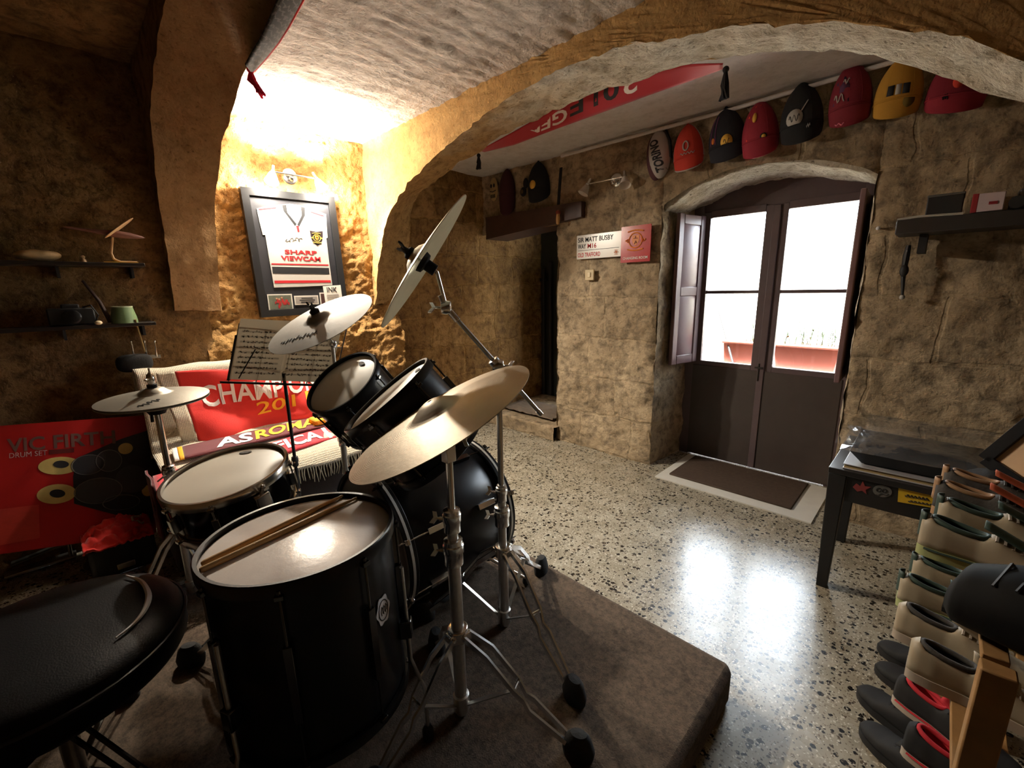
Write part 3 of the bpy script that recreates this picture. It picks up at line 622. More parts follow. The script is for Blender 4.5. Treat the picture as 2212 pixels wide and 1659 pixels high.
# bass drum lying along Y
BC=V((-1.48,.70,.445)); BF=frame(BC,(0,-1,0),(1,0,0)); BR=.272; BD=.50
bd=thing('bass_drum','big black bass drum lying on its side under the two rack toms','drum',(BC.x,.95,ZP))
m=MB(); m.lathe([(BR-.004,-BD),(BR,-BD+.004),(BR,-.004),(BR-.004,0)],BF,72); m.build('shell',M_black,bd,angle=50)
for z in(0.0,-BD):
    s_=1 if z==0 else -1
    h=MB(); h.lathe([(BR+.002,z-s_*.028),(BR+.017,z-s_*.028),(BR+.017,z+s_*.012),(BR+.002,z+s_*.012)],BF,72,closed=True); ho=h.build('hoop',M_black,bd,bevel=.002)
    h=MB(); h.lathe([(BR+.0165,z-s_*.014),(BR+.0182,z-s_*.013),(BR+.0182,z-s_*.003),(BR+.0165,z-s_*.002)],BF,72,closed=True); h.build('hoop_stripe',mat('silver inlay',srgb(210,208,200),.35,.3),ho)
    hd=MB(); hd.lathe([(0,z+s_*.002),(BR-.01,z+s_*.002),(BR+.002,z-s_*.004)],BF,64); hd.build('drumhead',M_blackm if z else mat('smoky grey head',srgb(92,88,80),.4,var=.15,vs=8),bd,angle=60)
for k in range(8):
    a=PI/8+2*PI*k/8; L=BF@Matrix.Rotation(a,4,'Z'); m=MB()
    for z,e,f in((-.13,.012,.004),(-BD+.13,-BD-.012,-BD-.004)):
        m=MB(); m.box((BR+.010,0,z),(.020,.022,.085),L); m.rod(L@V((BR+.014,0,e)),L@V((BR+.014,0,z)),.0034,8); m.box((BR+.020,0,f),(.030,.020,.012),L); wing(m,L@V((BR+.014,0,e)),L.col[2].to_3d()*(1 if e>0 else -1),.012)
        m.build('lug',M_bchrome if k not in(0,7) else M_chrome,bd,bevel=.002)
for sg in(-1,1):
    m=MB(); a=V((BC.x+sg*.22,1.08,.30)); b=V((BC.x+sg*.34,1.22,ZP+.03)); m.rod(a,b,.007,10); m.box(a,(.04,.05,.04)); sp=m.build('spur',M_chrome,bd); m=MB(); m.ball(V((b.x,b.y,ZP+.018)),.018); m.build('rubber_foot',M_rubber,sp)
# tom post on the bass drum and the two arms
PB=V((-1.49,.86,.715))
m=MB(); m.box(PB+V((0,0,.012)),(.08,.09,.03)); m.rod(PB,PB+V((0,0,.27)),.014,20); m.build('tom_post',M_chrome,bd,bevel=.003)
for F_,R_,D_ in((T1,.157,.24),(T2,.167,.25)):
    e=F_@V((0,0,-D_*.55)); top=PB+V((0,0,.25)); d=(e-top).normalized(); e2=e-d*(R_+.004)
    m=MB(); m.rod(top,e2,.011,14); m.box((0,0,0),(.05,.05,.03),frame(top,d)); m.box((0,0,0),(.06,.07,.012),frame(e2+d*.0,d)); wing(m,top+V((0,-.02,.02)),V((0,-1,.6)),.02); m.build('tom_arm',M_chrome,bd,bevel=.003)
# white cymbal on its straight stand behind the small tom
cc=V((-1.652,.665,1.298)); s_=.229/.203; mc=CAMLOC+(cc-CAMLOC)*s_; mn=V((.075,-.477,.876))
mt,MF,mz=cymbal('crash_cymbal','pale hammered cymbal with pen scribble in front of the framed shirt',mc,mn,.229,M_cym2,.056,.028,script=(None) or None)
mt2=thing('cymbal_stand','straight chrome cymbal stand mostly hidden behind the small rack tom','stand',(mc.x-.02,mc.y+.03,ZP))
# scribble
q1=ptop(608,745,MF);q2=ptop(690,722,MF)
def scrib(t,F,R,bell,bow,zt,a,b,mtx,amp=.011,n=60):
    q=F.inverted()@a;q2=F.inverted()@b;m=MB();P=[]
    for k in range(n):
        s_=k/(n-1); p=q.lerp(q2,s_); nn=V((-(q2-q).y,(q2-q).x,0)).normalized(); p=p+nn*(amp*math.sin(k*1.15)*(.45+.55*abs(math.sin(k*.37)))+amp*.4*math.sin(k*.5)); r=math.hypot(p.x,p.y); f=max(0,(r-bell)/(R-bell)); P.append(F@V((p.x,p.y,zt-bow*.62*f**1.55-.004*f+.0012)))
    m.tube(P,.0011,5); m.build('pen_scribble',mtx,t)
scrib(mt,MF,.229,.056,.028,mz,q1,q2,M_btext)
topfelt(mt,MF,mz,mt)
B0=V((mc.x-.03,mc.y+.06,0)); jn=MF@V((0,0,-.05)); pt=CAMLOC+ray(718,742)*1.95; B0=V((pt.x,pt.y,0))
pole(mt2,(B0.x,B0.y,ZP+.03),(B0.x,B0.y,.72),.014); pole(mt2,(B0.x,B0.y,.70),(B0.x,B0.y,1.0),.011); pole(mt2,(B0.x,B0.y,.98),(B0.x,B0.y,pt.z),.008); pole(mt2,(B0.x,B0.y,pt.z),jn,.008,M_chrome,'boom_arm'); pole(mt2,jn,MF@V((0,0,mz)),.005,M_chrome,'tilter_rod'); collar(mt2,(B0.x,B0.y,pt.z),(1,0,0),.015,.03,(1,0,0))
collar(mt2,(B0.x,B0.y,.72),(0,0,1),.02,.05,(1,-.5,0)); collar(mt2,(B0.x,B0.y,1.0),(0,0,1),.017,.045,(1,-.5,0)); collar(mt2,jn,(1,0,0),.016,.03,(1,0,0))
tripod(mt2,(B0.x,B0.y),.42,.014,[(B0.x+.24,B0.y+.08,ZP),(B0.x-.19,B0.y+.18,ZP),(B0.x-.06,B0.y-.25,ZP)])
# ride cymbal and stand nearest the camera
rt,RF,rz=cymbal('ride_cymbal','big beige cymbal leaning across the black rack tom, nearest the camera',(-.873,.62,1.09),(-.279,-.369,.887),.254,M_cym,.070,.030)
st=thing('cymbal_stand','chrome tripod cymbal stand carrying the big beige cymbal, nearest the camera','stand',(-.885,.652,ZP),'tripod cymbal stands')
bx,by=-.885,.652; jt=V((bx,by,1.0))
pole(st,(bx,by,ZP+.005),(bx,by,.70),.0185); pole(st,(bx,by,.66),(bx,by,.80),.015); pole(st,(bx,by,.78),(bx,by,.985),.0105,M_chrome)
collar(st,(bx,by,.69),(0,0,1),.026,.08,(-.8,-.6,0)); collar(st,(bx,by,.785),(0,0,1),.023,.07,(-.8,-.6,.1))
m=MB(); m.box((0,0,-.018),(.026,.03,.05),Matrix.Translation(jt)); F=frame(jt+V((0,0,.02)),(.714,.7,0)); m.lathe([(0,-.018),(.020,-.016),(.022,0),(.020,.016),(0,.018)],F,24); wing(m,F@V((0,0,.018)),F.col[2].to_3d(),.03); m.rod(F@V((0,0,.05)),F@V((.0,.0,.012)),.007); tl=m.build('tilter',M_chrome,st,bevel=.002)
pole(st,jt+V((0,0,.02)),RF@V((0,0,rz+.01)),.005,M_chrome,'tilter_rod')
tripod(st,(bx,by),.425,.0185,[(-.555,.795,ZP),(-.875,.35,ZP),(-1.14,.745,ZP)])
# boom stand with the thin crash
F2c=CAMLOC+(V((-1.129,.774,1.484))-CAMLOC)*1.03
bt,BFm,bz=cymbal('crash_cymbal','dull greenish cymbal seen edge-on high on the boom arm',F2c,(-.505,-.64,.58),.236,M_cym3,.06,.026)
st2=thing('cymbal_stand','chrome boom cymbal stand with a long slanted arm, behind the nearest stand','stand',(-1.044,.992,ZP),'tripod cymbal stands')
bx,by=-1.044,.992; J=V((bx,by,1.15))
pole(st2,(bx,by,ZP+.005),(bx,by,.47),.0185); pole(st2,(bx,by,.45),(bx,by,.72),.0155); pole(st2,(bx,by,.70),J,.0105,M_chrome)
collar(st2,(bx,by,.60),(0,0,1),.026,.08,(-.8,-.6,0)); collar(st2,(bx,by,.685),(0,0,1),.019,.06,(-.8,-.6,.2))
cl=BFm@V((0,0,-.012)); TL=CAMLOC+ray(964,664)*1.385
dlt=(J-TL).normalized(); e2=J+dlt*.215
pole(st2,TL,e2,.0075,M_steel,'boom_arm'); m=MB(); m.rod(e2,e2+dlt*.02,.009,12); m.build('boom_end_cap',M_chrome,st2)
m=MB(); F=frame(J,(.714,.7,.0)); m.lathe([(0,-.02),(.02,-.018),(.024,-.004),(.024,.004),(.02,.018),(0,.02)],F,24); m.lathe([(.010,-.03),(.019,-.028),(.019,.028),(.010,.03)],frame(J,dlt),20); wing(m,J+V((.714,.7,0))*.02,(.714,.7,0),.026); m.rod(J-V((0,0,.05)),J,.016,16); m.build('boom_clamp',M_chrome,st2,bevel=.002)
m=MB(); F=frame(TL,(.714,.7,0)); m.lathe([(0,-.017),(.020,-.015),(.023,0),(.020,.015),(0,.017)],F,24); m.rod(TL,TL+dlt*.055,.011,14); m.rod(TL,TL+(cl-TL)*.3,.010,14); wing(m,F@V((0,0,-.017)),-F.col[2].to_3d(),.03); m.build('tilter',M_chrome,st2,bevel=.002)
pole(st2,TL,BFm@V((0,0,-.05)),.006,M_chrome,'tilter_rod'); pole(st2,BFm@V((0,0,-.052)),BFm@V((0,0,.06)),.005,M_chrome,'tilter_rod')
m=MB(); m.lathe([(.005,-.045),(.018,-.045),(.018,-.014),(.030,-.010),(.034,.004),(.005,.006)],BFm,24); m.build('cymbal_seat',M_felt,st2)
topfelt(bt,BFm,bz,bt)
tripod(st2,(bx,by),.46,.0185,[(-.665,.925,ZP),(-1.15,1.33,ZP),(-1.30,.80,ZP)])
# hi-hat
hh=thing('hi_hat_stand','hi-hat stand with chrome clutch beside the snare drum','stand',(-2.145,.194,ZP))
bx,by=-2.145,.194
pole(hh,(bx,by,ZP+.03),(bx,by,.70),.014); pole(hh,(bx,by,.68),(bx,by,.965),.011,M_chrome); pole(hh,(bx,by,.95),(bx,by,1.13),.0035,M_chrome,'pull_rod')
collar(hh,(bx,by,.70),(0,0,1),.021,.07,(.8,-.6,0))
m=MB(); m.lathe([(.004,1.04),(.013,1.04),(.014,1.052),(.010,1.06),(.012,1.075),(.016,1.085),(.012,1.105),(.006,1.11),(.004,1.115)],Matrix.Translation((bx,by,0)),20); m.rod((bx,by,1.09),(bx+.03,by-.02,1.09),.004); m.build('clutch',M_chrome,hh)
m=MB(); m.lathe([(.005,.950),(.026,.950),(.034,.966),(.018,.975),(.005,.976)],Matrix.Translation((bx,by,0)),24); m.rod((bx+.02,by-.02,.955),(bx+.022,by-.022,.925),.005); m.build('cymbal_seat',M_felt,hh)
tripod(hh,(bx,by),.44,.014,[(bx+.22,by+.10,ZP),(bx-.10,by+.16,ZP),(bx+.08,by-.24,ZP)])
m=MB(); m.box((bx+.02,by-.17,ZP+.045),(.085,.28,.012),Matrix.Translation((0,0,0))); m.build('pedal_plate',M_steel,hh,bevel=.004)
n_=V((.035,-.011,.999))
h1,HF,hz=cymbal('hi_hat_cymbal','grey upper hi-hat cymbal under the chrome clutch',(bx,by,1.018),n_,.178,M_cym4,.055,.024)
scrib(h1,HF,.178,.055,.024,hz,ptop(300,880,HF),ptop(345,868,HF),M_btext,.012,26)
h2,HF2,_=cymbal('hi_hat_cymbal','thin lower hi-hat cymbal lying just beneath the upper one',(bx,by,1.000),-n_,.178,M_cym4,.055,.024)
m=MB(); m.lathe([(.004,hz+.022),(.016,hz+.022),(.016,hz+.034),(.004,hz+.034)],HF,20); m.build('felt',M_felt,h1)
# snare stand
ss=thing('snare_stand','chrome basket stand under the snare drum','stand',(-1.60,.31,ZP)); bx,by=-1.585,.315
pole(ss,(bx,by,ZP+.03),(bx,by,.62),.013); collar(ss,(bx,by,.50),(0,0,1),.02,.06,(.6,-.8,0))
for a in(.3,2.4,4.5):
    e=SF@V((.168*math.cos(a),.168*math.sin(a),-.150)); c=V((bx,by,.615)); m=MB(); m.tube([c,c.lerp(e,.55)-V((0,0,.012)),e,SF@V((.186*math.cos(a),.186*math.sin(a),-.125))],.006,10); m.ball(SF@V((.188*math.cos(a),.188*math.sin(a),-.125)),.011); m.build('basket_arm',M_chrome,ss)
tripod(ss,(bx,by),.37,.013,[(bx-.13,by-.20,ZP),(bx+.22,by-.06,ZP),(bx-.10,by+.22,ZP)])
# throne
TC=V((-1.42,-.165,.615)); th=thing('drum_throne','round black padded drum stool in the lower left corner','stool',(TC.x,TC.y,ZP))
R=.272; m=MB(); m.lathe([(0,.012),(R*.6,.010),(R*.86,.0),(R*.96,-.014),(R,-.035),(R,-.085),(R*.97,-.10),(R*.5,-.104),(0,-.104)],Matrix.Translation(TC),72)
seat=m.build('seat',mat('black leatherette',(.005,.005,.006),.5,bmp=.2,bs=260,spec=.12),th,angle=60)
m=MB(); m.tube([TC+V((R*1.004*math.cos(2*PI*k/72),R*1.004*math.sin(2*PI*k/72),-.034)) for k in range(72)],.0045,6,closed=True); m.build('piping',M_blackm,seat)
m=MB(); a=[V((q.x,q.y,TC.z+.011)) for q in catmull([at(x,y,'z',TC.z+.011) for x,y in((272,1243),(305,1256),(321,1285),(312,1318),(286,1350),(250,1378))],24)]; m.tube(a,[.002+.005*math.sin(PI*k/23) for k in range(24)],6); m.build('seam_glint',mat('pale seam glint',srgb(200,198,196),.4),seat)  # pale tube paints the bright glint along the seat's ridge
pole(th,(TC.x,TC.y,.24),(TC.x,TC.y,.51),.016); pole(th,(TC.x,TC.y,.20),(TC.x,TC.y,.38),.02); collar(th,(TC.x,TC.y,.39),(0,0,1),.027,.05,(.8,.5,0),M_bchrome)
m=MB(); m.box((TC.x,TC.y,.505),(.16,.16,.012)); m.build('seat_plate',M_blackm,th)
for a in(.62,2.75,4.75):
    h=V((math.cos(a),math.sin(a),0)); w=V((-h.y,h.x,0)); c=V((TC.x,TC.y,.36)); f=V((TC.x,TC.y,ZP))+h*.30; m=MB()
    for sg in(-1,1): m.bar([c+w*sg*.014+h*.02,f+V((0,0,.03))+w*sg*.010],w*.0025,V((0,0,.010)))
    m.bar([V((TC.x,TC.y,.225))+h*.02,c.lerp(f,.55)],w*.008,V((0,0,.002)))
    lg=m.build('leg',M_bchrome,th); m=MB(); m.lathe([(0,0),(.024,.001),(.024,.028),(.014,.045),(0,.046)],Matrix.Translation(f),16); m.build('rubber_foot',M_rubber,lg)
# kick pedal for the bass drum
kp=thing('kick_pedal','black kick pedal clamped to the bass drum hoop','pedal',(-1.48,.56,ZP))
m=MB(); m.box((-1.48,.53,ZP+.006),(.10,.30,.010)); m.build('base_plate',M_steel,kp,bevel=.003)
m=MB(); m.box((0,0,0),(.075,.24,.010),Matrix.Translation((-1.48,.50,ZP+.055))@Matrix.Rotation(.22,4,'X')); m.build('footboard',M_bchrome,kp,bevel=.004)
m=MB(); 
for sg in(-1,1): m.rod((-1.48+sg*.055,.655,ZP+.01),(-1.48+sg*.055,.655,ZP+.20),.008)
m.rod((-1.54,.655,ZP+.20),(-1.42,.655,ZP+.20),.008); m.build('pedal_frame',M_chrome,kp)
m=MB(); m.rod((-1.48,.655,ZP+.20),(-1.48,.60,ZP+.36),.004); m.ball((-1.48,.60,ZP+.36),(.022,.035,.026)); m.build('beater',M_felt,kp)
# music stand
ms=thing('music_stand','black music stand holding an open score between the snare drum and the sofa','stand',(-2.12,.66,ZP))
P=V((-2.118,.660,.994)); bot=V((P.x+.012,P.y-.005,ZP))
DX=V((.345,.330,0)).normalized(); 
tlx=[V((-2.305,.568,1.297)),V((-1.96,.898,1.262)),V((-2.304,.483,1.014)),V((-1.968,.808,.991))]
def desk(u,v,o=0):
    p=tlx[2].lerp(tlx[3],u).lerp(tlx[0].lerp(tlx[1],u),v); n=(tlx[3]-tlx[2]).cross(tlx[0]-tlx[2]).normalized(); return p+n*o
nn=(tlx[3]-tlx[2]).cross(tlx[0]-tlx[2]).normalized()
m=MB(); a=[desk(u,v,-.012) for u,v in((-.02,-.02),(1.02,-.02),(1.02,.9),(-.02,.9))]; [m.tube([desk(u,-.02,-.012),desk(u,.9,-.012)],.0025,6) for u in(-.02,.25,.5,.75,1.02)]; [m.tube([desk(-.02,v,-.012),desk(1.02,v,-.012)],.0025,6) for v in(-.02,.3,.6,.9)]; dk=m.build('desk',M_blackm,ms)
m=MB(); m.bar([desk(-.05,-.03,.006),desk(1.05,-.03,.006)],(0,0,.005),nn*.02); m.build('desk_lip',M_blackm,dk)
m=MB(); m.bar([desk(-.05,.45,-.014),desk(-.02,.45,-.014)],(0,0,.003),nn*.004); m.bar([desk(-.015,0,-.006),desk(-.015,.72,-.006)],DX*.006,nn*.004); m.build('desk_edge',M_blackm,dk)
pole(ms,bot+V((0,0,.02)),P+V((0,0,.05)),.0075,M_blackm); collar(ms,bot.lerp(P,.56),(0,0,1),.014,.05,(.8,-.6,0),M_blackm)
for a in(.5,2.6,4.7):
    h=V((math.cos(a),math.sin(a),0)); m=MB(); m.bar([bot+V((0,0,.20)),bot+h*.22+V((0,0,.012))],V((-h.y,h.x,0))*.007,V((0,0,.003))); lg=m.build('leg',M_blackm,ms); m=MB(); m.ball(bot+h*.225+V((0,0,.012)),.012); m.build('rubber_foot',M_rubber,lg)
M_page,nt,p_=newmat('ivory score paper'); p_.inputs['Base Color'].default_value=srgb(164,152,126)+(1,); p_.inputs['Roughness'].default_value=.85
tr_=nd(nt,'ShaderNodeBsdfTranslucent'); tr_.inputs[0].default_value=srgb(226,212,184)+(1,); mx_=nd(nt,'ShaderNodeMixShader'); mx_.inputs[0].default_value=.07
nt.links.new(p_.outputs[0],mx_.inputs[1]); nt.links.new(tr_.outputs[0],mx_.inputs[2]); nt.links.new(mx_.outputs[0],nt.nodes['Material Output'].inputs[0])
bk=thing('score_book','open ivory music score with printed staves on the music stand','book',M=Matrix.Translation(desk(.5,0,0)))
for k,(u0,u1) in enumerate(((0.005,.5),(.5,.985))):
    m=MB(); 
    def pg(u,v,u0=u0,u1=u1,k=k):
        uu=u0+(u1-u0)*u; e=u if k==0 else 1-u; return desk(uu,.02+.96*v,.004+.010*math.sin(PI*min(1,e*1.0)*.5)*0+.012*e*e)
    m.grid(pg,10,8); pgo=m.build('page',M_page,bk)
    m=MB(); random.seed(31+k)
    for i in range(9):
        v0=.10+.085*i
        for j in range(5): m.bar([pg(.08+.84*q/6,v0+.0065*j)+nn*.0022 for q in range(7)],(0,0,.0003),nn*.0002)
        for j in range(26):
            u=random.uniform(.1,.9); c=pg(u,v0+random.uniform(0,.028))+nn*.0024; m.add([c-DX*.003-V((0,0,.002)),c+DX*.003-V((0,0,.002)),c+DX*.003+V((0,0,.002)),c-DX*.003+V((0,0,.002))],[(0,1,2,3)])
            if j%2: m.add([c+DX*.0024,c+DX*.003,c+DX*.003+V((0,0,.011)),c+DX*.0024+V((0,0,.011))],[(0,1,2,3)])
    m.build('staves',mat('faded music print',srgb(96,86,72),.8),pgo)
pn=MB(); pn.rod(desk(.13,.04,.03),desk(.235,.50,.03),.0028,8); tag(pn.build('pencil',M_blackm),'thin dark pencil leaning on the left page of the score','pencil')
# ---------------------------------------------------------------- left wall: framed shirt, lamp, sofa, shelves
def FP(y,z,x=-3.27): k=-x/3.31; return V((x,y*k,1.4+(z-1.4)*k))
fr_=thing('framed_shirt','black frame with a signed white football shirt hanging on the bright rough wall','picture',FP(1.24,1.25,-3.31))
FC=[FP(.920,2.072,-3.272),FP(1.532,2.085,-3.272),FP(1.556,1.255,-3.272),FP(.940,1.243,-3.272)]
def inset(P,d):
    c=sum(P,V())/4; out=[]
    for i in range(4):
        a=(P[(i+1)%4]-P[i]).normalized(); b=(P[i-1]-P[i]).normalized(); out.append(P[i]+a*d+b*d)
    return out
I=inset(FC,.045); XO=V((.004,0,0)); BK=V((-.045,0,0)); I2=[p+V((-.012,0,0)) for p in I]
m=MB(); m.add(FC+I+I2+[p+BK for p in FC],[(i,(i+1)%4,4+(i+1)%4,4+i) for i in range(4)]+[(4+i,4+(i+1)%4,8+(i+1)%4,8+i) for i in range(4)]+[(12+i,12+(i+1)%4,(i+1)%4,i) for i in range(4)]+[(12,13,14,15)])
m.build('frame_moulding',mat('black satin frame',(.014,.014,.015),.32),fr_,angle=20)
m=MB(); m.add([p+V((-.018,0,0)) for p in I],[(0,1,2,3)]); mb=m.build('mount_board',mat('dark blue black board',srgb(34,34,40),.6),fr_)
m=MB(); m.add([p+V((.001,0,0)) for p in I2],[(0,1,2,3)]); m.build('glass_pane',M_glass,fr_)
XJ=-3.286
def poly(pts,x,mt,name,par,th=.002):
    a=[FP(y,z,x) for y,z in pts]; n=len(a); b=[p-V((th,0,0)) for p in a]; m=MB(); m.add(a+b,[tuple(range(n)),tuple(range(n,2*n))[::-1]]+[(i,(i+1)%n,n+(i+1)%n,n+i) for i in range(n)]); return m.build(name,mt,par)
M_shirt=mat('white shirt cloth',srgb(208,204,196),.9,bmp=.2,bs=160)
jp=[(1.000,1.947),(1.06,1.968),(1.135,1.986),(1.175,1.992),(1.212,2.001),(1.26,2.000),(1.308,1.995),(1.35,1.985),(1.405,1.972),(1.457,1.958),(1.453,1.86),(1.451,1.795),(1.441,1.790),(1.444,1.62),(1.450,1.455),(1.24,1.446),(1.043,1.441),(1.036,1.62),(1.031,1.785),(1.016,1.784),(1.006,1.87)]
js=poly(jp,XJ,M_shirt,'shirt',fr_,.004)
poly([(1.179,1.990),(1.235,1.995),(1.296,1.990),(1.292,1.93),(1.268,1.895),(1.250,1.862),(1.232,1.862),(1.205,1.895),(1.180,1.937)],XJ+.0006,mat('shirt neck lining',srgb(250,250,248),.9),'neck_opening',js,.001)
for P in ([(1.160,1.988),(1.188,1.993),(1.190,1.942),(1.243,1.872),(1.230,1.858),(1.166,1.950)],[(1.284,1.992),(1.312,1.988),(1.306,1.935),(1.258,1.858),(1.246,1.868),(1.284,1.935)]): poly(P,XJ+.0012,M_btext,'collar',js,.001)
poly([(1.238,1.862),(1.254,1.862),(1.256,1.822),(1.243,1.822)],XJ+.0018,M_rtext,'placket',js,.001)
for P in ([(1.012,1.938),(1.120,1.960),(1.121,1.972),(1.012,1.948)],[(1.349,1.958),(1.440,1.939),(1.440,1.948),(1.349,1.968)],[(1.046,1.603),(1.437,1.605),(1.437,1.596),(1.046,1.594)],[(1.051,1.488),(1.441,1.491),(1.441,1.474),(1.051,1.470)]): poly(P,XJ+.0010,M_rtext,'red_stripe',js,.0008)
poly([(1.047,1.580),(1.437,1.580),(1.437,1.534),(1.047,1.535)],XJ+.0010,M_btext,'black_band',js,.0008)
cr=poly([(1.328,1.836),(1.372,1.830),(1.419,1.839),(1.417,1.80),(1.404,1.762),(1.371,1.730),(1.340,1.762),(1.330,1.80)],XJ+.0012,mat('crest black red',srgb(40,22,24),.8),'crest',js,.001)
def crest_lines(par,c,u,v,n,s,mt,mt2):
    """round club style crest: ring, shield with small ship, two ribbons"""
    P=lambda a,b,o=.001: c+u*(a*s)+v*(b*s)+n*o
    m=MB(); m.tube([P(.62*math.cos(t),.62*math.sin(t)) for t in [2*PI*k/30 for k in range(30)]],s*.05,5,closed=True)
    for sg in(-1,1): m.tube([P(x,sg*(.74+.10*math.cos(x*2.2))) for x in [-.75+1.5*k/12 for k in range(13)]],s*.06,5)
    m.tube([P(-.95,.0),P(-.75,.12),P(-.75,-.14),P(-.95,0)],s*.06,5); m.tube([P(.95,.0),P(.75,.12),P(.75,-.14),P(.95,0)],s*.06,5)
    m.build('crest_ring',mt,par)
    m=MB(); sh=[(-.34,.42),(.34,.42),(.34,0),(.2,-.3),(0,-.46),(-.2,-.3),(-.34,0)]; m.add([P(a,b,.0012) for a,b in sh]+[P(a,b,.0006) for a,b in sh],[tuple(range(7))]+[(i,7+i,7+(i+1)%7,(i+1)%7) for i in range(7)]); o=m.build('crest_shield',mt,par)
    m=MB(); m.tube([P(-.2,.16,.0022),P(.2,.16,.0022)],s*.035,4); m.tube([P(0,.16,.0022),P(0,.34,.0022)],s*.035,4); m.tube([P(-.1,-.3,.0022),P(.05,-.05,.0022),P(.12,-.25,.0022)],s*.035,4); m.build('shield_charge',mt2,o)
crest_lines(cr,FP(1.372,1.788,XJ+.001),V((0,1,0)),V((0,0,1)),V((1,0,0)),.040,M_gold,M_rtext)
def TM(y,z,x,up=0): return Matrix(((0,0,1,x),(1,0,0,y),(0,1,0,z),(0,0,0,1)))
p=FP(1.141,1.668,XJ+.001); text('shirt_lettering','SHARP',.03,M_rtext,js,TM(p.y,p.z,p.x),box=(.218,.029),bold=.0008)
p=FP(1.112,1.624,XJ+.001); text('shirt_lettering','VIEWCAM',.03,M_rtext,js,TM(p.y,p.z,p.x),box=(.268,.032),bold=.0008)
m=MB(); m.tube([FP(1.152+.119*k/40+.008*math.sin(k*.9),1.752+.022*k/40+.016*math.sin(k*.75)*math.cos(k*.21),XJ+.0008) for k in range(41)],.0011,4); m.build('signature',M_btext,js)
def photo(y0,y1,z0,z1,mt,par):
    o=poly([(y0,z0),(y1,z0),(y1,z1),(y0,z1)],XJ,mat('white mount',srgb(236,232,222),.8),'photo_mount',par,.003); d=.008
    q=poly([(y0+d,z0+d),(y1-d,z0+d),(y1-d,z1-d),(y0+d,z1-d)],XJ+.0006,mt,'photo_print',o,.0008); return q
ph=photo(.992,1.153,1.287,1.397,mat('photo of green and grey crowd',srgb(110,116,100),.6,var=.5,vs=40),mb)
m=MB(); b_=lambda y,z: FP(y,z,XJ+.0016)
random.seed(12)
for k in range(16):
    q=b_(1.072+random.gauss(0,.022),1.335+random.gauss(0,.018))+V((random.uniform(0,.0006),0,0)); r=random.uniform(.006,.013); m.lathe([(0,0),(r,-.0004)],frame(q,(1,0,0))@Matrix.Diagonal((.7,1.3,1,1)),10)
m.build('red_players',mat('red players',srgb(176,40,40),.7,var=.5,vs=60),ph); m=MB()
for a_,c_ in((1.050,1.366),(1.083,1.372),(1.066,1.362)): m.lathe([(0,0),(.0065,-.0004)],frame(b_(a_,c_)+V((.0008,0,0)),(1,0,0)),10)
m.build('faces',mat('printed skin',srgb(206,150,120),.7),ph)
o=photo(1.166,1.335,1.318,1.383,mat('grey caption card',srgb(170,164,158),.7),mb)
for z,y0,y1 in((1.364,1.215,1.295),(1.350,1.20,1.31),(1.336,1.21,1.30)): m=MB(); m.add([b_(y0,z-.003),b_(y1,z-.003),b_(y1,z+.003),b_(y0,z+.003)],[(0,1,2,3)]); m.build('caption_line',M_btext,o)
photo(1.347,1.49,1.287,1.402,mat('dark photo print',srgb(90,60,56),.6,var=.5,vs=40),mb)
# INK card tucked on the lower right corner of the frame
ik=thing('card','small white INK card tucked on the lower right corner of the framed shirt','card',FP(1.45,1.33,-3.262))
m=MB(); P=[FP(1.385,1.322,-3.263),FP(1.517,1.330,-3.263),FP(1.513,1.456,-3.263),FP(1.378,1.447,-3.263)]; m.add(P+[p-V((.002,0,0)) for p in P],[(0,1,2,3)]+[(i,4+i,4+(i+1)%4,(i+1)%4) for i in range(4)]+[(7,6,5,4)]); kc=m.build('card_sheet',mat('white card',srgb(226,222,212),.7),ik)
p=FP(1.405,1.404,-3.2625); text('card_lettering','INK',.05,M_btext,kc,TM(p.y,p.z,p.x),box=(.075,.036),bold=.0006)
for z in(1.385,1.372,1.359): m=MB(); m.bar([FP(1.40,z,-3.262),FP(1.49,z+.004,-3.262)],(0,0,.002),(.0003,0,0)); m.build('card_line',M_grey,kc)
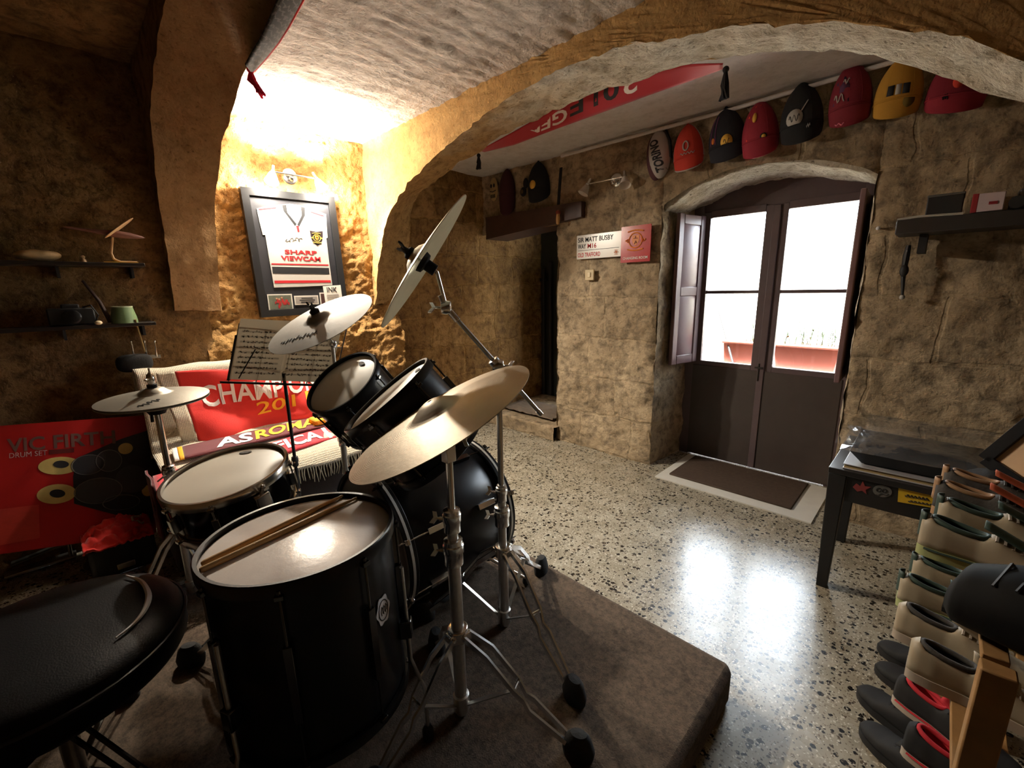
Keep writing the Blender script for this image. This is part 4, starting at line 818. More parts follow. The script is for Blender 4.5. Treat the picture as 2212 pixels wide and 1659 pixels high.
# wall lamps: chrome rose, bar, two frosted bell shades
M_frost=mat('unlit frosted glass',srgb(214,208,200),.5,spec=.4)
M_glow=mat('glowing frosted glass',(1,.95,.85),.5,emis=(1,.90,.74),es=16)
def wall_lamp(label,c,out,along,l0,l1,lit,group='twin spotlight wall lamps'):
    out=V(out);along=V(along);up=V((0,0,1)); t=thing('wall_lamp',label,'lamp',c,group)
    m=MB(); m.lathe([(0,.03),(.03,.028),(.052,.012),(.055,0)],frame(c,out),28); m.lathe([(0,.055),(.016,.05),(.018,.03),(0,.02)],frame(c-up*.02,out),20); m.build('rose',M_chrome,t)
    b=c+out*.055; m=MB(); m.rod(b+along*l0,b+along*l1,.0055,10); m.build('bar',M_chrome,t)
    for l in(l0,l1):
        q=b+along*l; d=(V((0,0,-1))+out*.45+along*(.35 if l>0 else -.35)).normalized()
        m=MB(); m.lathe([(0,-.045),(.012,-.044),(.013,-.005),(.018,0),(.018,.012),(0,.012)],frame(q,d),16); hd=m.build('lamp_holder',M_chrome,t)
        m=MB(); m.lathe([(.016,.008),(.022,.02),(.030,.045),(.040,.075),(.043,.080),(.040,.078),(.027,.045),(.018,.02)],frame(q,d),24); m.build('lamp_shade',M_glow if lit else M_frost,t)
        if lit:
            m=MB(); m.ball(q+d*.05,.017); m.build('bulb',mat('hot bulb',(1,1,1),.5,emis=(1,.92,.78),es=60),hd)
            pl_=lamp('spotlight bulb glow','POINT',q+d*.098+out*.03,LAMP_E,LAMP_WARM,shadow_soft_size=.03)
            sl_=lamp('spotlight upward throw','SPOT',q+out*.07+up*.03,LAMP_UP,LAMP_WARM,shadow_soft_size=.03,spot_size=2.3,spot_blend=.8); sl_.rotation_euler=(up+out*.12).to_track_quat('-Z','Y').to_euler()
            dl_=lamp('spotlight downward throw','SPOT',q+d*.10+out*.04,LAMP_DN,LAMP_WARM,shadow_soft_size=.03,spot_size=2.0,spot_blend=.9); dl_.rotation_euler=(V((0,0,-1))+out*.62+along*(.30 if l>0 else .0)).to_track_quat('-Z','Y').to_euler()
LAMP_E=15; LAMP_UP=100; LAMP_DN=60; LAMP_WARM=(1,.90,.75)
wall_lamp('lit twin-shade wall lamp glowing above the framed shirt',V((-3.315,1.235,2.18)),(1,0,0),(0,1,0),-.125,.155,True)
# scarf over the near arch edge
sf=thing('scarf','black and white patterned scarf with red edge and tassel draped over the near arch','scarf',at(545,150,'y',.76))
o_=[at(x,y,'y',.775) for x,y in((548,152),(575,122),(600,90),(622,55),(642,18),(672,-40),(700,-90))]; i_=[at(x,y,'y',.66) for x,y in((530,140),(545,112),(562,84),(580,46),(596,8),(618,-46),(636,-96))]
m=MB(); m.grid(lambda u,v:(lambda k,t:o_[k].lerp(o_[k+1],t).lerp(i_[k].lerp(i_[k+1],t),v)+V((0,0,-.012*math.sin(PI*v))))(min(5,int(u*6)),u*6-min(5,int(u*6))),36,8)
def tartan():
    m,nt,p=newmat('black white tartan'); oc=ocoord(nt); p.inputs['Roughness'].default_value=.95
    w=nd(nt,'ShaderNodeTexWave',bands_direction='DIAGONAL'); w.inputs['Scale'].default_value=14; w.inputs['Distortion'].default_value=6; w.inputs['Detail Scale'].default_value=3; nt.links.new(oc,w.inputs['Vector'])
    nt.links.new(mix(nt,srgb(10,9,11),srgb(74,68,70),ramp(nt,w.outputs['Fac'],[(.76,0),(.84,1)])),p.inputs['Base Color']); return m
so=m.build('scarf_cloth',tartan(),sf,solid=.006,angle=180)
m=MB(); m.tube([p+V((0,.003,0)) for p in o_],.006,6); m.build('red_edge',M_red,so)
m=MB(); tp=at(541,150,'y',.76); random.seed(3); m.ball(tp,.016)
for k in range(14): m.tube([tp,tp+V((random.uniform(-.014,.014),random.uniform(-.012,.012),-.04)),tp+V((.03+random.uniform(-.022,.022),.02+random.uniform(-.012,.012),-random.uniform(.085,.12)))],.0055,5)
m.build('tassel',mat('crimson tassel',srgb(214,24,70),.9),sf)
# sofa with cream throw
sfa=thing('sofa','small dark sofa against the rough wall hidden under a cream throw','sofa',(-2.9,.75,0))
M_sofa=mat('dark brown upholstery',srgb(48,36,32),.85,bmp=.3,bs=160)
m=MB(); m.box((-2.79,.76,.30),(.86,1.16,.34)); m.build('seat_base',M_sofa,sfa,bevel=.03)
m=MB(); m.box((-2.65,.76,.515),(.74,1.08,.11)); m.build('seat_cushion',M_sofa,sfa,bevel=.03)
m=MB(); m.add([V((x,y,z)) for y in(.24,1.28) for x,z in((-3.22,.2),(-2.98,.5),(-3.07,.965),(-3.20,.965))],[(0,1,2,3),(7,6,5,4),(0,4,5,1),(1,5,6,2),(2,6,7,3),(3,7,4,0)]); m.build('backrest',M_sofa,sfa,bevel=.02)
for y in(1.35,): m=MB(); m.box((-2.79 if y>1 else -2.66,y,.38),(.86 if y>1 else .56,.12,.50 if y>1 else .36)); m.build('arm',M_sofa,sfa,bevel=.03)
for x in(-3.15,-2.42):
    for y in(.24,1.28): m=MB(); m.rod((x,y,0),(x,y,.14),.022); m.build('foot',M_dwood,sfa)
TP=[V((-3.235,0,.80)),V((-3.215,0,.94)),V((-3.16,0,.992)),V((-3.065,0,.99)),V((-3.035,0,.90)),V((-2.985,0,.70)),V((-2.955,0,.60)),V((-2.80,0,.578)),V((-2.50,0,.586)),V((-2.37,0,.588)),V((-2.27,0,.570)),V((-2.20,0,.528))]
TPc=catmull(TP,60)
def thr(u,v,o=0):
    k=u*59; i=min(58,int(k)); p=TPc[i].lerp(TPc[i+1],k-i); y=.215+1.05*v-.035*max(0,u-.35)*(1-v)
    return V((p.x+o,y,p.z+o*.6+.006*math.sin(v*23+u*9)*math.sin(u*14)+.004*fr((p.x,y,p.z),7,3)))
tw=thing('throw','cream knitted throw with a fringed hem spread over the sofa','throw',(-2.9,.75,.58))
m=MB(); m.grid(lambda u,v:thr(u,v,.006),90,60); thm=m.build('throw_cloth',M_knit,tw,solid=.01,angle=180)
m=MB(); random.seed(8)
for k in range(80):
    v=k/79; p=thr(1,v,.006); m.tube([p,p+V((random.uniform(-.004,.008),random.uniform(-.006,.006),-.03)),p+V((random.uniform(-.004,.012),random.uniform(-.010,.010),-random.uniform(.055,.085)))],[.0035,.003,.0018],5)
tag(m.build('fringe',mat('cream cotton yarn',srgb(224,210,184),.95),tw),kind='stuff')
# champions towel
c00=at(432,962,'x',-2.915);c10=at(706,912,'x',-2.915);c01=at(376,802,'x',-3.015);c11=at(700,792,'x',-3.015)
def tow(u,v,o=0):
    p=c00.lerp(c10,u).lerp(c01.lerp(c11,u),v)
    w=.026*math.sin(u*7+v*5.2)*math.sin(PI*(1-v)*.9)+.014*math.sin(u*13-v*9)*(1-v)+.016*max(0,1-abs(v-.62+.55*u)/.10)*(1-v)+.016*max(0,math.sin(PI*min(1,abs(u-.30)*3.0)))*.4
    return p+V((.012+w+o,0,0))+V((0,0,.006*math.sin(u*9)*v))
cl_=thing('towel','red football towel lettered CHAMPIONS hung over the sofa back','towel',c00)
m=MB(); m.grid(tow,50,30); to=m.build('towel_cloth',M_red,cl_,solid=.006,angle=180)
m=MB(); m.grid(lambda u,v:tow(-.10+.095*u,v,.001),6,30); m.build('white_hem',M_knit,cl_,solid=.006,angle=180)
def tmap(u0,u1,v0,v1,v2,v3,W_,H_,o=.0065,fn=None):
    fn=fn or tow
    def f(p):
        s_=p.x/W_; t=p.y/H_; u=u0+(u1-u0)*s_; v=(v0+(v1-v0)*s_)*(1-t)+(v2+(v3-v2)*s_)*t; return fn(u,v,o+p.z)
    return f
text('towel_lettering','CHAMPIONS',.1,M_wtext,to,Matrix(),box=(.6,.1),bold=.002,warp=tmap(.10,1.02,.48,.62,.78,.92,.6,.1))
text('towel_lettering','2011',.1,M_ytext,to,Matrix(),box=(.25,.1),bold=.001,warp=tmap(.44,.84,.30,.40,.50,.60,.25,.1))
# two scarves on the seat
def strip(tl,tr,br,bl,z,wob=.006):
    a=at(*bl,'z',z);b=at(*br,'z',z);c=at(*tr,'z',z);d=at(*tl,'z',z)
    return lambda u,v,o=0:a.lerp(b,u).lerp(d.lerp(c,u),v)+V((0,0,o+wob*math.sin(u*11)*math.sin(PI*v)))
s1=strip((392,966),(700,897),(704,920),(398,991),.612); sc1=thing('scarf','maroon scarf with white and yellow capitals lying along the sofa seat','scarf',s1(.5,.5),'football scarves on the sofa')
m=MB(); m.grid(s1,40,6); o=m.build('scarf_cloth',M_maroon,sc1,solid=.008,angle=180)
text('scarf_lettering','AS',.1,M_wtext,o,Matrix(),box=(.2,.1),bold=.003,warp=tmap(.20,.44,.14,.14,.90,.90,.2,.1,.0075,s1)); text('scarf_lettering','ROMA',.1,M_ytext,o,Matrix(),box=(.4,.1),bold=.003,warp=tmap(.46,.93,.14,.14,.90,.90,.4,.1,.0075,s1))
for k,mt_ in enumerate((M_wtext,M_ytext)): m=MB(); m.grid(lambda u,v,k=k:s1(-.055+.03*k+.028*u,v,.001),3,3); m.build('scarf_end',mt_,o,solid=.008)
s2=strip((330,1030),(722,918),(742,940),(338,1066),.600); sc2=thing('scarf','red scarf with big white capitals lying on the throw in front of the maroon one','scarf',s2(.5,.5),'football scarves on the sofa')
m=MB(); m.grid(s2,44,6); o=m.build('scarf_cloth',mat('crimson wool',srgb(196,26,44),.9,sheen=.3,bmp=.4,bs=250),sc2,solid=.008,angle=180)
text('scarf_lettering','BENFICA',.1,M_wtext,o,Matrix(),box=(.7,.1),bold=.003,warp=tmap(.32,.87,.16,.16,.88,.88,.7,.1,.0075,s2))
for u0 in(.12,.17,.90,.945): m=MB(); m.grid(lambda u,v,u0=u0:s2(u0+.025*u,.02+.96*v,.0055),3,3); m.build('white_stripe',M_wtext,o,solid=.002)
yb=thing('folded_scarf','small folded yellow scarf with a blue middle behind the black rack tom','scarf',at(692,915,'z',.62))
p0=at(690,916,'z',.615); m=MB(); m.box(p0+V((-.02,.03,.018)),(.12,.13,.035)); m.build('yellow_wool',mat('yellow wool',srgb(226,160,40),.9,bmp=.3,bs=200),yb,bevel=.012); m=MB(); m.box(p0+V((-.035,.035,.05)),(.07,.07,.03)); m.build('blue_wool',mat('blue wool',srgb(44,56,120),.9,bmp=.3,bs=200),yb,bevel=.012)
dks=MB(); 
def dk(u,v): 
    y=.205+.05*v*0+.0; return V((-2.72+.26*u,.160-.004*math.sin(u*8),.555-.32*v))
dks.grid(dk,12,12); mr=thing('scarf','dark maroon scarf with yellow emblem hanging down the sofa side','scarf',(-2.6,.16,.24)); o=dks.build('scarf_cloth',M_maroon,mr,solid=.01,angle=180)
m=MB(); 
for c,r in(((-2.55,.150,.46),.03),((-2.60,.150,.40),.022),((-2.53,.150,.39),.018)): m.lathe([(0,0),(r,0)],frame(c,(0,-1,0)),12)
m.build('emblem',M_ytext,o)
# printed red drum-mute board leaning on the wall
XB_=-3.08
PB_=[at(-70,925,'x',XB_-.06),at(314,897,'x',XB_-.06),at(338,1150,'x',XB_+.08),at(-90,1210,'x',XB_+.08)]
def bq(px,py,o=.0):
    """board point under a print feature"""
    n=(PB_[1]-PB_[0]).cross(PB_[3]-PB_[0]).normalized(); 
    if n.x<0: n=-n
    d=ray(px,py); t=(PB_[0]-CAMLOC).dot(n)/d.dot(n); return CAMLOC+d*t+n*o
bo=thing('display_board','large red printed drum set board leaning on the dark wall under the shelves','board',(-3.05,-.1,0.03))
n_b=(PB_[1]-PB_[0]).cross(PB_[3]-PB_[0]).normalized(); n_b=n_b if n_b.x>0 else -n_b
c4=[bq(-70,925),bq(314,897),bq(338,1150),bq(-90,1210)]
m=MB(); m.add(c4+[p-n_b*.03 for p in c4],[(0,1,2,3),(7,6,5,4)]+[(i,(i+1)%4,4+(i+1)%4,4+i) for i in range(4)]); bd_=m.build('panel',mat('glossy red card',srgb(176,26,24),.4,var=.12,vs=4),bo)
def bprint(pts,mt,name,o=.0015):
    a=[bq(x,y,o) for x,y in pts]; m=MB(); m.add(a,[tuple(range(len(a)))]); return m.build(name,mt,bd_)
def bell_(cx,cy,rx,ry,rot,n=26): 
    r=math.radians(rot); return [(cx+rx*math.cos(t)*math.cos(r)-ry*math.sin(t)*math.sin(r),cy+rx*math.cos(t)*math.sin(r)+ry*math.sin(t)*math.cos(r)) for t in [2*PI*k/n for k in range(n)]]
M_pd=mat('printed black drums',srgb(34,32,34),.45); M_pg=mat('printed gold cymbal',srgb(214,186,110),.45,var=.3,vs=20)
bprint([(165,990),(262,948),(318,930),(336,1060),(330,1120),(250,1112),(160,1088),(158,1030)],M_pd,'printed_drum_kit',.0012)
for a in((128,1006,46,19,-4),(122,1067,43,21,-6),(271,969,16,12,-10),(318,1060,12,12,0)): bprint(bell_(*a),M_pg,'printed_cymbal',.002)
for a in((132,1003,17,8,0),(124,1066,17,9,0)): bprint(bell_(*a),M_btext,'printed_cymbal_pad',.003)
for a in((190,1004,34,20,-8),(235,995,26,22,-8),(212,1060,50,26,-8),(285,1035,36,30,-8)): bprint(bell_(*a),mat('printed mute pad',srgb(58,56,58),.5),'printed_pad',.0022)
def bmap(pts,W_,H_,o=.002):
    bl,br,tr,tl=[V((x,y,0)) for x,y in pts]
    def f(p): q=bl.lerp(br,p.x/W_).lerp(tl.lerp(tr,p.x/W_),p.y/H_); return bq(q.x,q.y,o)
    return f
text('board_lettering','VIC FIRTH',.1,mat('silver print',srgb(150,112,100),.5),bd_,Matrix(),box=(.9,.1),bold=.002,warp=bmap([(16,978),(250,958),(248,929),(14,948)],.9,.1))
text('board_lettering','DRUM SET',.1,M_wtext,bd_,Matrix(),box=(.9,.1),warp=bmap([(20,990),(102,983),(102,972),(20,979)],.9,.1))
for a in((190,1004,36,21,-8),(235,995,28,23,-8),(212,1060,52,27,-8),(262,1085,40,16,-6)):
    m=MB(); m.tube([bq(x,y,.003) for x,y in bell_(*a)],.0022,4,closed=True); m.build('printed_rim',mat('printed chrome',srgb(120,116,112),.5),bd_)
bprint([(106,982),(160,977),(160,968),(106,972)],mat('dark red print',srgb(90,16,14),.5),'printed_strip',.0016)
bprint([(0,1100),(84,1090),(86,1162),(0,1178)],mat('lighter red print',srgb(196,60,50),.45,var=.2,vs=40),'printed_text_block',.0016)
# pedal, practice pad and cloth on the floor in front of the board
q=at(105,1212,'z',.03); kp2=thing('kick_pedal','spare kick pedal on the floor in front of the red board','pedal',(q.x,q.y,0))
a=at(8,1246,'z',.025);b=at(165,1196,'z',.025);d=(b-a).normalized(); Fp=frame((a+b)/2,(0,0,1),d); L=(b-a).length
m=MB(); m.box((0,.06,-.01),(L,.13,.014),Fp); m.build('base_plate',M_steel,kp2,bevel=.003)
m=MB(); m.box((0,0,0),(L*.8,.085,.012),Fp@Matrix.Translation((0,.06,.05))@Matrix.Rotation(-.16,4,'Y')); m.build('footboard',mat('grey ribbed metal',srgb(110,108,100),.4,.7,bmp=.4,bs=90),kp2,bevel=.004)
m=MB(); 
for y in(.0,.13): m.rod(Fp@V((L*.42,y,0)),Fp@V((L*.46,y,.26)),.009)
m.rod(Fp@V((L*.46,-.01,.26)),Fp@V((L*.46,.15,.26)),.011); m.lathe([(0,-.01),(.04,-.01),(.04,.01),(0,.01)],frame(Fp@V((L*.46,.06,.26)),Fp.col[1].to_3d()),20); m.build('pedal_frame',M_chrome,kp2)
m=MB(); m.rod(Fp@V((L*.46,.06,.26)),Fp@V((L*.30,.06,.38)),.005); m.ball(Fp@V((L*.29,.06,.39)),.028); m.build('beater',M_felt,kp2)
q=at(252,1196,'z',.03); m=MB(); m.lathe([(0,.024),(.125,.024),(.135,.018),(.135,.002),(.12,0),(0,0)],Matrix.Translation((q.x,q.y,0)),40); pp=m.build('practice_pad',mat('grey rubber pad',srgb(66,64,60),.7)); tag(pp,'round dark practice pad on the floor behind the drum stool','pad')
cq=at(255,1142,'z',.20); CX,CY=cq.x,cq.y
cs=thing('drum_case','low black drum case on the floor under the red cloth','case',(CX,CY,0)); m=MB(); m.box((CX,CY,.09),(.26,.26,.18)); m.build('case_body',mat('black fibre case',(.015,.014,.014),.6,bmp=.3,bs=120),cs,bevel=.02); m=MB(); m.box((CX+.134,CY,.05),(.010,.07,.03)); m.build('latch',M_steel,cs,bevel=.003)
rc=thing('towel','crumpled red cloth with a white hem lying on the black drum case','towel',(CX,CY,.18))
def rcl(u,v):
    p=V((CX-.15+.30*v,CY-.14+.27*u,.192-.10*max(0,v-.80)))
    return p+V((0,0,.045*abs(fr((u*2.4,v*2.4,0),1.9,4,5))+.05*math.sin(PI*u)*math.sin(PI*min(1,v/.8))))
m=MB(); m.grid(rcl,40,40); o=m.build('towel_cloth',M_red,rc,solid=.008,angle=180)
m=MB(); m.tube([rcl(k/20,.0)+V((0,0,.006)) for k in range(21)],.008,6); m.build('white_hem',M_wtext,o)
m=MB(); m.tube([rcl(.84+.09*math.cos(t),.55+.13*math.sin(t))+V((0,0,.008)) for t in [.9+4.4*k/18 for k in range(19)]],.006,5); m.build('white_letter',M_wtext,o)
# ---------------------------------------------------------------- shelves of the dark wall and what stands on them
XS=-3.12
def shelf(label,px0,px1,py,grp='narrow wall shelves'):
    a=at(*px0,'x',XS); b=at(*px1,'x',XS); z=(a.z+b.z)/2; t=thing('wall_shelf',label,'shelf',(XS-.09,(a.y+b.y)/2,z),grp)
    m=MB(); m.box((XS-.10,(a.y+b.y)/2,z-.009),(.20,b.y-a.y,.018)); m.build('shelf_board',mat('near black shelf',srgb(34,28,26),.35),t,bevel=.002)
    for y in(a.y+.5*(b.y-a.y),b.y-.05): m=MB(); m.box((XS-.14,y,z-.045),(.11,.012,.06)); m.build('bracket',M_blackm,t)
    return t,z,b.y
sh1,z1,ye1=shelf('upper black wall shelf holding a model aeroplane','%s' and (-120,562),(312,566),0)
sh2,z2,ye2=shelf('lower black wall shelf holding a green pot','' or (-120,716),(337,697),0)
def onshelf(px,py,x): return at(px,py,'x',x)
ap=thing('model_aeroplane','slim pale model aeroplane on a curved stand, on the upper shelf','model',(XS-.06,onshelf(243,560,XS-.06).y,z1))
M_tan=mat('tan painted wood',srgb(176,140,100),.6,var=.15,vs=20)
X_=XS-.05; b0=onshelf(243,556,X_); b1=onshelf(243,512,X_); bl=onshelf(222,560,X_); br=onshelf(296,562,X_)
m=MB(); m.tube([V((X_,br.y,z1+.006)),V((X_,b0.y+.03,z1+.006)),V((X_,b0.y+.004,z1+.02)),V((X_,b0.y-.002,z1+.05)),b1],.006,8); m.build('stand',M_tan,ap)
m=MB(); m.box((X_,(bl.y+br.y)/2,z1+.003),(.07,br.y-bl.y,.006)); m.build('stand_base',M_gold,ap)
fu0=onshelf(134,490,X_);fu1=onshelf(314,514,X_); m=MB(); d=(fu1-fu0); m.lathe([(0,0),(.005,.02),(.010,d.length*.35),(.018,d.length*.6),(.016,d.length*.8),(.007,d.length*.95),(0,d.length)],frame(fu0,d),16); fz=m.build('fuselage',mat('maroon grey paint',srgb(120,80,70),.5),ap)
w0=onshelf(226,514,X_+.03);w1=onshelf(288,471,X_-.02); m=MB(); d=(w1-w0); F=frame((w0+w1)/2,d,(1,0,.2)); m.ball((0,0,0),(.030,.006,d.length/2),F,20); m.build('wing',M_tan,ap)
lo0=onshelf(24,548,X_);lo1=onshelf(131,546,X_); m=MB(); cc_=(lo0+lo1)/2; m.ball((0,0,0),(.04,(lo1.y-lo0.y)/2,.028),Matrix.Translation((X_,cc_.y,z1+.028)),24)
m.v=[p+noise.noise_vector(p*18)*.008 for p in m.v]; lf=m.build('driftwood',mat('bleached wood',srgb(178,150,110),.8,var=.25,vs=25,bmp=.4,bs=60)); tag(lf,'bleached oblong driftwood lump at the left of the upper shelf','driftwood')
q=onshelf(178,553,X_); fg=thing('figurine','tiny pale figurine between driftwood and aeroplane on the upper shelf','figurine',(X_,q.y,z1)); m=MB(); m.lathe([(0,0),(.014,.001),(.012,.012),(.007,.02),(.010,.028),(.006,.034),(0,.036)],Matrix.Translation((X_,q.y,z1)),14); m.build('figurine_body',M_tan,fg)
g0=onshelf(236,697,X_);g1=onshelf(303,697,X_); gy=(g0.y+g1.y)/2; r0=(g1.y-g0.y)/2*.9
po=thing('pot','small green and white tapered pot at the right of the lower shelf','pot',(X_,gy,z2)); m=MB(); m.lathe([(0,.001),(r0,0),(r0*.96,.03),(r0*.76,.085),(r0*.72,.085),(r0*.9,.03),(0,.01)],Matrix.Translation((X_,gy,z2)),32); m.build('pot_body',mat('green glaze',srgb(104,128,90),.4,var=.4,vs=14),po)
m=MB(); m.lathe([(r0*.715,.083),(r0*.79,.083),(r0*.78,.089),(r0*.715,.089)],Matrix.Translation((X_,gy,z2)),32,closed=True); m.build('pale_rim',mat('pale glaze',srgb(170,180,150),.4),po)
c0=onshelf(100,700,X_);c1=onshelf(215,697,X_); cm=thing('camera','old black camera lying on the lower shelf beside the green pot','camera',(X_,(c0.y+c1.y)/2,z2)); w_=(c1.y-c0.y)
m=MB(); m.box((X_-.02,(c0.y+c1.y)/2,z2+.045),(.06,w_*.9,.085)); m.box((X_-.02,(c0.y+c1.y)/2,z2+.095),(.05,w_*.35,.025)); bo_=m.build('camera_body',M_blackm,cm,bevel=.006); m=MB(); m.lathe([(0,.05),(.026,.05),(.034,.045),(.034,0),(0,0)],frame((X_+.01,(c0.y+c1.y)/2,z2+.045),(1,0,0)),28); m.build('lens',M_black,cm); m=MB(); m.tube([V((X_+.04,c0.y+w_*.9,z2+.004)),V((X_+.05,c1.y+.0,z2+.05)),V((X_+.02,c1.y-.02,z2+.10)),V((X_-.02,c1.y-.05,z2+.09))],.004,6); m.build('strap',M_rubber,cm)
a=onshelf(178,606,X_-.05);b=onshelf(238,690,X_); b.z=z2+.008; m=MB(); m.tube([a,a.lerp(b,.5)+V((0,.01,.0)),b],[.006,.008,.011],8); tw_=m.build('branch',mat('dark dry branch',srgb(58,40,34),.8,bmp=.4,bs=60)); tag(tw_,'dark dry branch leaning between camera and green pot on the lower shelf','branch')
q=onshelf(211,692,X_+.02); m=MB(); m.ball((0,0,0),(.014,.016,.011),Matrix.Translation((X_+.05,q.y,z2+.010)),12); sh=m.build('shell',mat('white shell',srgb(224,206,170),.5)); tag(sh,'small white shell at the front edge of the lower shelf','shell')
# hook rail with black pouch
XH=-3.245
hk=thing('hook_rail','chrome three pronged hook rail below the lower shelf','hooks',at(310,760,'x',XH)); a=at(284,772,'x',XH-.02); b=at(338,770,'x',XH-.02)
m=MB(); m.bar([a+V((0,-.02,0)),b+V((0,.02,0))],(0,0,.010),(.004,0,0)); m.box(((a+b)/2).to_tuple(),(.02,.02,.03)); m.box(((a.x+XL+.02)/2-.03,(a.y+b.y)/2,a.z),(.10,.02,.02)); m.build('rail',M_chrome,hk)
for px in(283,312,334): t=at(px,738,'x',XH+.03); m=MB(); s_=V((XH-.015,t.y,a.z)); m.tube([s_,s_+V((.03,0,-.004)),V((XH+.03,t.y,t.z-.02)),t],.004,8); m.ball(t,.006); m.build('hook',M_chrome,hk)
p0=at(249,785,'x',XH+.05);p1=at(331,783,'x',XH+.05); pu=thing('pouch','black zipped pouch hanging from the hook rail above the hi-hat','pouch',(p0+p1)/2); w_=(p1-p0).length/2
m=MB(); m.ball((0,0,0),(.032,w_,.050),Matrix.Translation((p0+p1)/2),28); c_=(p0+p1)/2
m.v=[V((c_.x+(p.x-c_.x),c_.y+w_*math.copysign(abs((p.y-c_.y)/w_)**.6,p.y-c_.y),c_.z+.05*math.copysign(abs((p.z-c_.z)/.05)**.7,p.z-c_.z))) for p in m.v]; m.build('pouch_body',M_felt,pu)
m=MB(); m.tube([c_+V((0,-.02,.045)),V((XH+.02,c_.y-.01,a.z)),V((XH,c_.y,a.z+.012)),V((XH+.02,c_.y+.012,a.z)),c_+V((0,.02,.045))],.003,6); m.build('loop',M_rubber,pu)
m=MB(); r0_=at(292,690,'x',XH+.12); r1_=at(311,752,'x',XH+.04); m.rod(V((XH+.05,r1_.y,r1_.z-.02)),r0_+V((0,0,.0)),.004,6); rd=m.build('reed',mat('dry straw reed',srgb(140,116,70),.7)); tag(rd,'thin dry reed rising from behind the black pouch to the lower shelf','reed')
# ---------------------------------------------------------------- door wall: signs, caps, lamp, shelf, scarf under the arch
WD=3.07
wall_lamp('unlit twin-shade wall lamp between the lintel beam and the lettered white cap',V((-1.90,3.085,2.19)),(0,-1,0),(1,0,0),-.22,.10,False)
def wm(x,y,z): return Matrix(((1,0,0,x),(0,0,-1,y),(0,1,0,z),(0,0,0,1)))
# street sign
def plate(name,label,cat,px,mt,y=3.055,th=.006,r=.006):
    P=[at(x,yy,'y',y) for x,yy in px]; x0=(P[0].x+P[3].x)/2;x1=(P[1].x+P[2].x)/2;z1=(P[0].z+P[1].z)/2;z0=(P[2].z+P[3].z)/2
    t=thing(name,label,cat,((x0+x1)/2,y,z0)); m=MB(); m.prism(roundrect(x0,x1,z0,z1,r,4),th,wm(0,y+th,0)); return t,m.build('plate',mt,t),x0,x1,z0,z1
t,pl,x0,x1,z0,z1=plate('street_sign','white metal street name sign beside the red crest sign','sign',((1246,509),(1342,499),(1342,552),(1246,562)),mat('white enamel',srgb(214,208,196),.25,spec=.6))
w_=x1-x0;h_=z1-z0; Yt=3.0545
text('sign_lettering','SIR MATT BUSBY',.05,M_btext,pl,wm(x0+.03*w_,Yt,z0+.70*h_),box=(.80*w_,.20*h_),bold=.0006); text('sign_lettering','WAY',.05,M_btext,pl,wm(x0+.03*w_,Yt,z0+.43*h_),box=(.19*w_,.20*h_),bold=.0006); text('sign_lettering','M16',.05,M_rtext,pl,wm(x0+.26*w_,Yt,z0+.43*h_),box=(.20*w_,.20*h_),bold=.0006)
text('sign_lettering','OLD TRAFFORD',.05,M_rtext,pl,wm(x0+.03*w_,Yt,z0+.08*h_),box=(.52*w_,.18*h_),bold=.0004)
m=MB(); m.bar([V((x0+.03*w_,Yt,z0+.36*h_)),V((x1-.04*w_,Yt,z0+.36*h_))],(0,0,.0015),(0,.0004,0)); m.build('sign_rule',M_btext,pl); crest_lines(pl,V((x1-.10*w_,Yt,z0+.18*h_)),V((1,0,0)),V((0,0,1)),V((0,-1,0)),.022,mat('orange print',srgb(206,120,60),.6),M_rtext)
t,pl,x0,x1,z0,z1=plate('crest_sign','red metal sign with a gold crest and white capitals beside the door recess','sign',((1342,490),(1406,484),(1405,563),(1341,569)),mat('red enamel',srgb(176,30,36),.22,spec=.6),y=3.045)
w_=x1-x0;h_=z1-z0; Yt=3.0445; crest_lines(pl,V((x0+.5*w_,Yt,z0+.60*h_)),V((1,0,0)),V((0,0,1)),V((0,-1,0)),.085,mat('orange gold print',srgb(222,130,56),.5),mat('brown print',srgb(120,50,26),.6)); text('sign_lettering','CHANGING ROOM',.03,M_wtext,pl,wm(x0+.08*w_,Yt,z0+.08*h_),box=(.84*w_,.075*h_),bold=.0004)
# light switch
sw=thing('light_switch','small square cream light switch under the street sign','switch',at(1274,596,'y',3.06)); p=at(1274,594,'y',3.06); m=MB(); m.box(p,(.085,.014,.085)); o=m.build('switch_plate',mat('cream plastic',srgb(202,182,142),.5),sw,bevel=.004); m=MB(); m.box(p+V((0,-.010,0)),(.028,.008,.04)); m.build('rocker',mat('cream rocker',srgb(216,198,160),.4),sw,bevel=.003)
